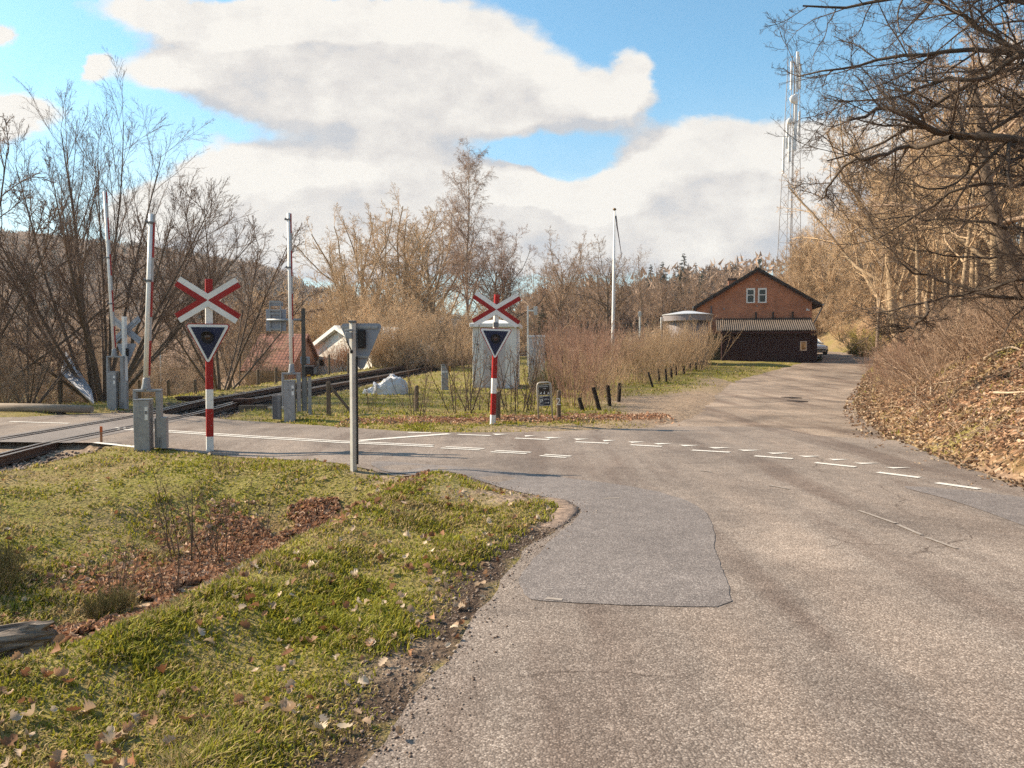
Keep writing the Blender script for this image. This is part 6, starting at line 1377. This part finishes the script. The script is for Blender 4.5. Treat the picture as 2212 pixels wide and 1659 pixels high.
# loose twigs lying about on the bank
n = 1500; y = 9 * (44 / 9) ** rg.random(n); x = xfoot(y) + .3 + 11 * rg.random(n) ** 1.2; k = x / y < .74; x, y = x[k], y[k]; n = len(x)
az = rg.random(n) * 6.283; L_ = rg.uniform(.2, 1.1, n); b = np.stack([x, y, zg(x, y) + .03], 1)
e = np.stack([x + np.cos(az) * L_, y + np.sin(az) * L_], 1); ze = zg(e[:, 0], e[:, 1]) + rg.uniform(.02, .55, n)
e3 = np.column_stack([e, ze]); md = (b + e3) / 2 + rg.normal(0, .09, (n, 3)) + np.array([0, 0, .08])
V, F = tubes(np.stack([b, md, e3], 1), np.stack([np.full(n, 1.), np.full(n, .8), np.full(n, .4)], 1) * rg.uniform(.003, .009, n)[:, None], 4)
cc = np.array([(.30, .205, .135), (.18, .115, .078), (.38, .28, .19)])[rg.integers(0, 3, n)]
tag(link('brushwood', np_mesh('brushwood', V, F, mat_attr('brushwood', .9), True, col=np.repeat(cc, 12, 0))), kind='stuff')
# small stones and crumbs along the asphalt edge
n = 9000; i = rg.integers(0, len(EDGE_NEAR) - 6, n); t = rg.random(n); en = np.array(EDGE_NEAR)
p = en[i] * (1 - t[:, None]) + en[i + 1] * t[:, None] + np.stack([rg.normal(-.14, .17, n), rg.normal(0, .1, n)], 1)
k = p[:, 1] < 10; p = p[k]; n = len(p); s = rg.gamma(1.5, .0022, n) + .002
o8 = np.array([(1, 0, 0), (-1, 0, 0), (0, 1, 0), (0, -1, 0), (0, 0, .7), (0, 0, -.7)])
jit = rg.uniform(.6, 1.3, (n, 6, 1)); V = (np.column_stack([p, np.maximum(zg(p[:, 0], p[:, 1]), S(p[:, 0], p[:, 1]) + .006) + s * .3])[:, None] + o8[None] * jit * s[:, None, None]).reshape(-1, 3)
F8 = np.array([(0, 2, 4), (2, 1, 4), (1, 3, 4), (3, 0, 4), (2, 0, 5), (1, 2, 5), (3, 1, 5), (0, 3, 5)])
F = (np.arange(n)[:, None, None] * 6 + F8[None]).reshape(-1, 3)
cc = np.array([(.3, .25, .21), (.14, .1, .08), (.2, .15, .12)])[rg.integers(0, 3, n)]
tag(link('gravel', np_mesh('gravel', V, F, mat_attr('gravel_crumbs', .9), False, col=np.repeat(cc, 6, 0))), kind='stuff')
# ballast stones of the track
n = 7000; y = 11 * (46 / 11) ** rg.random(n); x = xtrack(y) + rg.uniform(-1.9, 1.9, n); k = (y < 13.9) | (y > 20.2); x, y = x[k], y[k]; n = len(x); s = rg.uniform(.02, .045, n) * (1 + y * .015)
V = (np.stack([x, y, zg(x, y) + s * .3], 1)[:, None] + o8[None] * rg.uniform(.6, 1.3, (n, 6, 1)) * s[:, None, None]).reshape(-1, 3)
F = (np.arange(n)[:, None, None] * 6 + F8[None]).reshape(-1, 3); cc = np.array([(.16, .12, .1), (.09, .065, .055), (.25, .2, .17)])[rg.integers(0, 3, n)]
tag(link('ballast', np_mesh('ballast', V, F, MATS['gravel_crumbs'], False, col=np.repeat(cc, 6, 0))), kind='stuff')

# ------------------------------------------------------------------ air
hm = bpy.data.materials.new('air'); hm.use_nodes = True; hn = hm.node_tree; hn.nodes.remove(hn.nodes['Principled BSDF'])
pv = hn.nodes.new('ShaderNodeVolumePrincipled'); pv.inputs['Density'].default_value = .00022; pv.inputs['Color'].default_value = (.86, .92, 1, 1); pv.inputs['Anisotropy'].default_value = .2
hn.links.new(pv.outputs[0], hn.nodes['Material Output'].inputs['Volume'])
m = MB(); m.box(-905, 705, -45, 1305, -5, 112); tag(m.build('haze', hm), kind='stuff')

# ------------------------------------------------------------------ camera, sun, sky
cam = bpy.data.cameras.new('camera'); cam.sensor_width = 36; cam.sensor_fit = 'HORIZONTAL'; cam.lens = 36 * F0 / 2212; cam.clip_end = 6000; cam.clip_start = .05
co = bpy.data.objects.new('camera', cam); C.objects.link(co); co.location = (0, 0, CZ); co.rotation_euler = (math.pi / 2 - PITCH, 0, 0); SC.camera = co
SUN_EL, SUN_AZ = R(35), R(-74)                # azimuth measured from straight ahead (+Y), negative = left
sd = Vector((math.sin(SUN_AZ) * math.cos(SUN_EL), math.cos(SUN_AZ) * math.cos(SUN_EL), math.sin(SUN_EL)))
sl = bpy.data.lights.new('sun', 'SUN'); sl.energy = 5.0; sl.angle = R(.53); sl.color = (1, .83, .62)
so = bpy.data.objects.new('sun', sl); C.objects.link(so); so.rotation_euler = (-sd).to_track_quat('-Z', 'Y').to_euler(); so.location = (-30, 20, 40)
w = bpy.data.worlds.new('World'); SC.world = w; w.use_nodes = True; nt = w.node_tree; N = nt.nodes; L = nt.links
for n_ in list(N): N.remove(n_)
def nd(t, **k):
    n = nt_.nodes.new(t)
    for a, b in k.items(): setattr(n, a, b)
    return n
# cloud cover as a function of direction: (x/y, z/y) so that the lobes are fixed in the sky
LOBES = [(330, 34, 200, 42), (560, 60, 200, 46), (760, 40, 140, 46), (430, 150, 190, 50), (600, 170, 220, 88), (880, 115, 140, 105), (1050, 145, 180, 125), (800, 200, 340, 85), (1190, 240, 170, 48), (1370, 150, 55, 48), (1330, 210, 90, 45), (620, 470, 340, 80), (1400, 475, 380, 80), (1000, 575, 1000, 55), (900, 335, 120, 55), (1000, 430, 200, 50), (560, 345, 160, 52), (700, 380, 220, 60), (480, 450, 260, 60), (650, 490, 300, 50), (60, 235, 120, 48), (-100, 280, 200, 70), (1450, 335, 140, 70), (1580, 350, 140, 60), (1330, 440, 240, 55), (1600, 450, 240, 75), (1800, 300, 200, 70), (2000, 380, 260, 110), (18, 75, 38, 26), (215, 150, 26, 26), (1100, 395, 60, 22), (2150, 150, 90, 60)]
grp = bpy.data.node_groups.new('cloud_cover', 'ShaderNodeTree')
grp.interface.new_socket('uv', in_out='INPUT', socket_type='NodeSocketVector'); grp.interface.new_socket('bil', in_out='OUTPUT', socket_type='NodeSocketFloat'); grp.interface.new_socket('cover', in_out='OUTPUT', socket_type='NodeSocketFloat')
nt_ = grp; gi = nd('NodeGroupInput'); go = nd('NodeGroupOutput'); GL = grp.links
def vm(op, a, b=None):
    n = nd('ShaderNodeVectorMath', operation=op)
    for i, q in enumerate((a, b)):
        if q is None: continue
        if isinstance(q, tuple): n.inputs[i].default_value = q
        else: nt_.links.new(q, n.inputs[i])
    return n
def ma(op, a, b=None, c=None, clamp=False):
    n = nd('ShaderNodeMath', operation=op); n.use_clamp = clamp
    for i, q in enumerate((a, b, c)):
        if q is None: continue
        if isinstance(q, (int, float)): n.inputs[i].default_value = q
        else: nt_.links.new(q, n.inputs[i])
    return n.outputs[0]
def noise(vec, scale, det, ro=.6, dist=0):
    n = nd('ShaderNodeTexNoise'); n.inputs['Scale'].default_value = scale; n.inputs['Detail'].default_value = det; n.inputs['Roughness'].default_value = ro; n.inputs['Distortion'].default_value = dist
    nt_.links.new(vec, n.inputs['Vector']); return n
uv = gi.outputs[0]
st = vm('MULTIPLY', uv, (1.0, 1.45, 1)).outputs[0]
w1 = noise(st, 7, 5, .62); wv = vm('MULTIPLY', vm('SUBTRACT', w1.outputs['Color'], (.5, .5, .5)).outputs[0], (.11, .07, 0)).outputs[0]
uvw = vm('ADD', uv, wv).outputs[0]
tot = None
for cx, cy, rx, ry in LOBES:
    d = vm('MULTIPLY', vm('SUBTRACT', uvw, ((cx - CX) / F0, (HOR - cy) / F0, 0)).outputs[0], (F0 / rx * .95, F0 / ry * .95, 0)).outputs[0]
    e = ma('EXPONENT', ma('MULTIPLY', vm('DOT_PRODUCT', d, d).outputs['Value'], -1.0))
    tot = e if tot is None else ma('ADD', tot, e)
tot = ma('MINIMUM', tot, 1.35)
n2 = noise(st, 5.5, 9, .6); n3 = noise(st, 1.1, 3, .5)
sx = nd('ShaderNodeSeparateXYZ'); GL.new(uv, sx.inputs[0])
out_x = ma('SUBTRACT', ma('ABSOLUTE', sx.outputs[0]), .62); out_z = ma('SUBTRACT', sx.outputs[1], .48)
beyond = ma('MULTIPLY', ma('MAXIMUM', out_x, out_z), 4, clamp=True)
tot = ma('ADD', tot, ma('MULTIPLY', beyond, ma('MULTIPLY', ma('SUBTRACT', n3.outputs['Fac'], .42), 4.5)))
cov = ma('ADD', tot, ma('MULTIPLY', ma('SUBTRACT', n2.outputs['Fac'], .5), 1.35))
GL.new(cov, go.inputs['cover']); n4 = noise(vm('ADD', st, wv).outputs[0], 9, 8, .62); GL.new(ma('SUBTRACT', n4.outputs['Fac'], .5), go.inputs['bil'])
nt_ = nt
tc = nd('ShaderNodeTexCoord'); sp = nd('ShaderNodeSeparateXYZ'); L.new(tc.outputs['Generated'], sp.inputs[0])
dy = ma('MAXIMUM', ma('ABSOLUTE', sp.outputs[1]), .22); cu = nd('ShaderNodeCombineXYZ')
L.new(ma('DIVIDE', sp.outputs[0], dy), cu.inputs[0]); L.new(ma('DIVIDE', sp.outputs[2], dy), cu.inputs[1])
def cover(v): g_ = nd('ShaderNodeGroup'); g_.node_tree = grp; L.new(v, g_.inputs[0]); return g_.outputs['cover'], g_.outputs['bil']
c0, bil = cover(cu.outputs[0]); c1, bil1 = cover(vm('ADD', cu.outputs[0], (-.025, .05, 0)).outputs[0])
mr = nd('ShaderNodeMapRange', interpolation_type='SMOOTHSTEP'); mr.inputs['From Min'].default_value = .54; mr.inputs['From Max'].default_value = .96; L.new(c0, mr.inputs[0])
den = mr.outputs[0]
lit = ma('ADD', .57, ma('MULTIPLY', ma('SUBTRACT', c0, c1), 1.5), clamp=True)
thick = nd('ShaderNodeMapRange'); thick.inputs['From Min'].default_value = .7; thick.inputs['From Max'].default_value = 1.7; thick.inputs['To Min'].default_value = .18; thick.inputs['To Max'].default_value = -.08; L.new(c0, thick.inputs[0])
lit = ma('ADD', lit, thick.outputs[0], clamp=True)
lit = ma('ADD', lit, ma('MULTIPLY', ma('SUBTRACT', bil, bil1), 1.1), clamp=True); lit = ma('ADD', lit, ma('MULTIPLY', bil, .6), clamp=True)
cr = nd('ShaderNodeValToRGB'); L.new(lit, cr.inputs[0]); e = cr.color_ramp.elements
e[0].position = .05; e[0].color = (.62, .64, .68, 1); e[1].position = .97; e[1].color = (1.0, .965, .905, 1); q = e.new(.42); q.color = (.80, .77, .745, 1)
sky = nd('ShaderNodeTexSky', sky_type='NISHITA'); sky.sun_disc = False; sky.sun_elevation = SUN_EL; sky.sun_rotation = SUN_AZ; sky.air_density = 1.0; sky.dust_density = .6; sky.ozone_density = 1.6
tint = nd('ShaderNodeMix', data_type='RGBA', blend_type='MULTIPLY'); tint.inputs[0].default_value = 1; tint.inputs[7].default_value = (.74, 1.05, 1.02, 1); L.new(sky.outputs[0], tint.inputs[6])
b1 = nd('ShaderNodeBackground'); b1.inputs[1].default_value = .108; L.new(tint.outputs[2], b1.inputs[0])
b2 = nd('ShaderNodeBackground'); b2.inputs[1].default_value = .47; L.new(cr.outputs[0], b2.inputs[0])
# low haze of thin cloud towards the horizon
hz = nd('ShaderNodeMapRange', interpolation_type='SMOOTHSTEP'); hz.inputs['From Min'].default_value = .36; hz.inputs['From Max'].default_value = .06; hz.inputs['To Max'].default_value = .55; L.new(sp.outputs[2], hz.inputs[0])
den2 = ma('MAXIMUM', den, hz.outputs[0])
mx = nd('ShaderNodeMixShader'); L.new(den2, mx.inputs[0]); L.new(b1.outputs[0], mx.inputs[1]); L.new(b2.outputs[0], mx.inputs[2])
wo = nd('ShaderNodeOutputWorld'); L.new(mx.outputs[0], wo.inputs[0])
SC.view_settings.view_transform = 'Standard'; SC.view_settings.look = 'None'; SC.view_settings.exposure = 1.0; SC.view_settings.gamma = 1; SC.view_settings.use_curve_mapping = False
SC.render.engine = 'CYCLES'; SC.cycles.max_bounces = 5; SC.cycles.diffuse_bounces = 2; SC.cycles.glossy_bounces = 2; SC.cycles.transmission_bounces = 4; SC.cycles.use_denoising = False
SC.cycles.sample_clamp_indirect = 4
w.cycles.sampling_method = 'MANUAL'; w.cycles.sample_map_resolution = 512
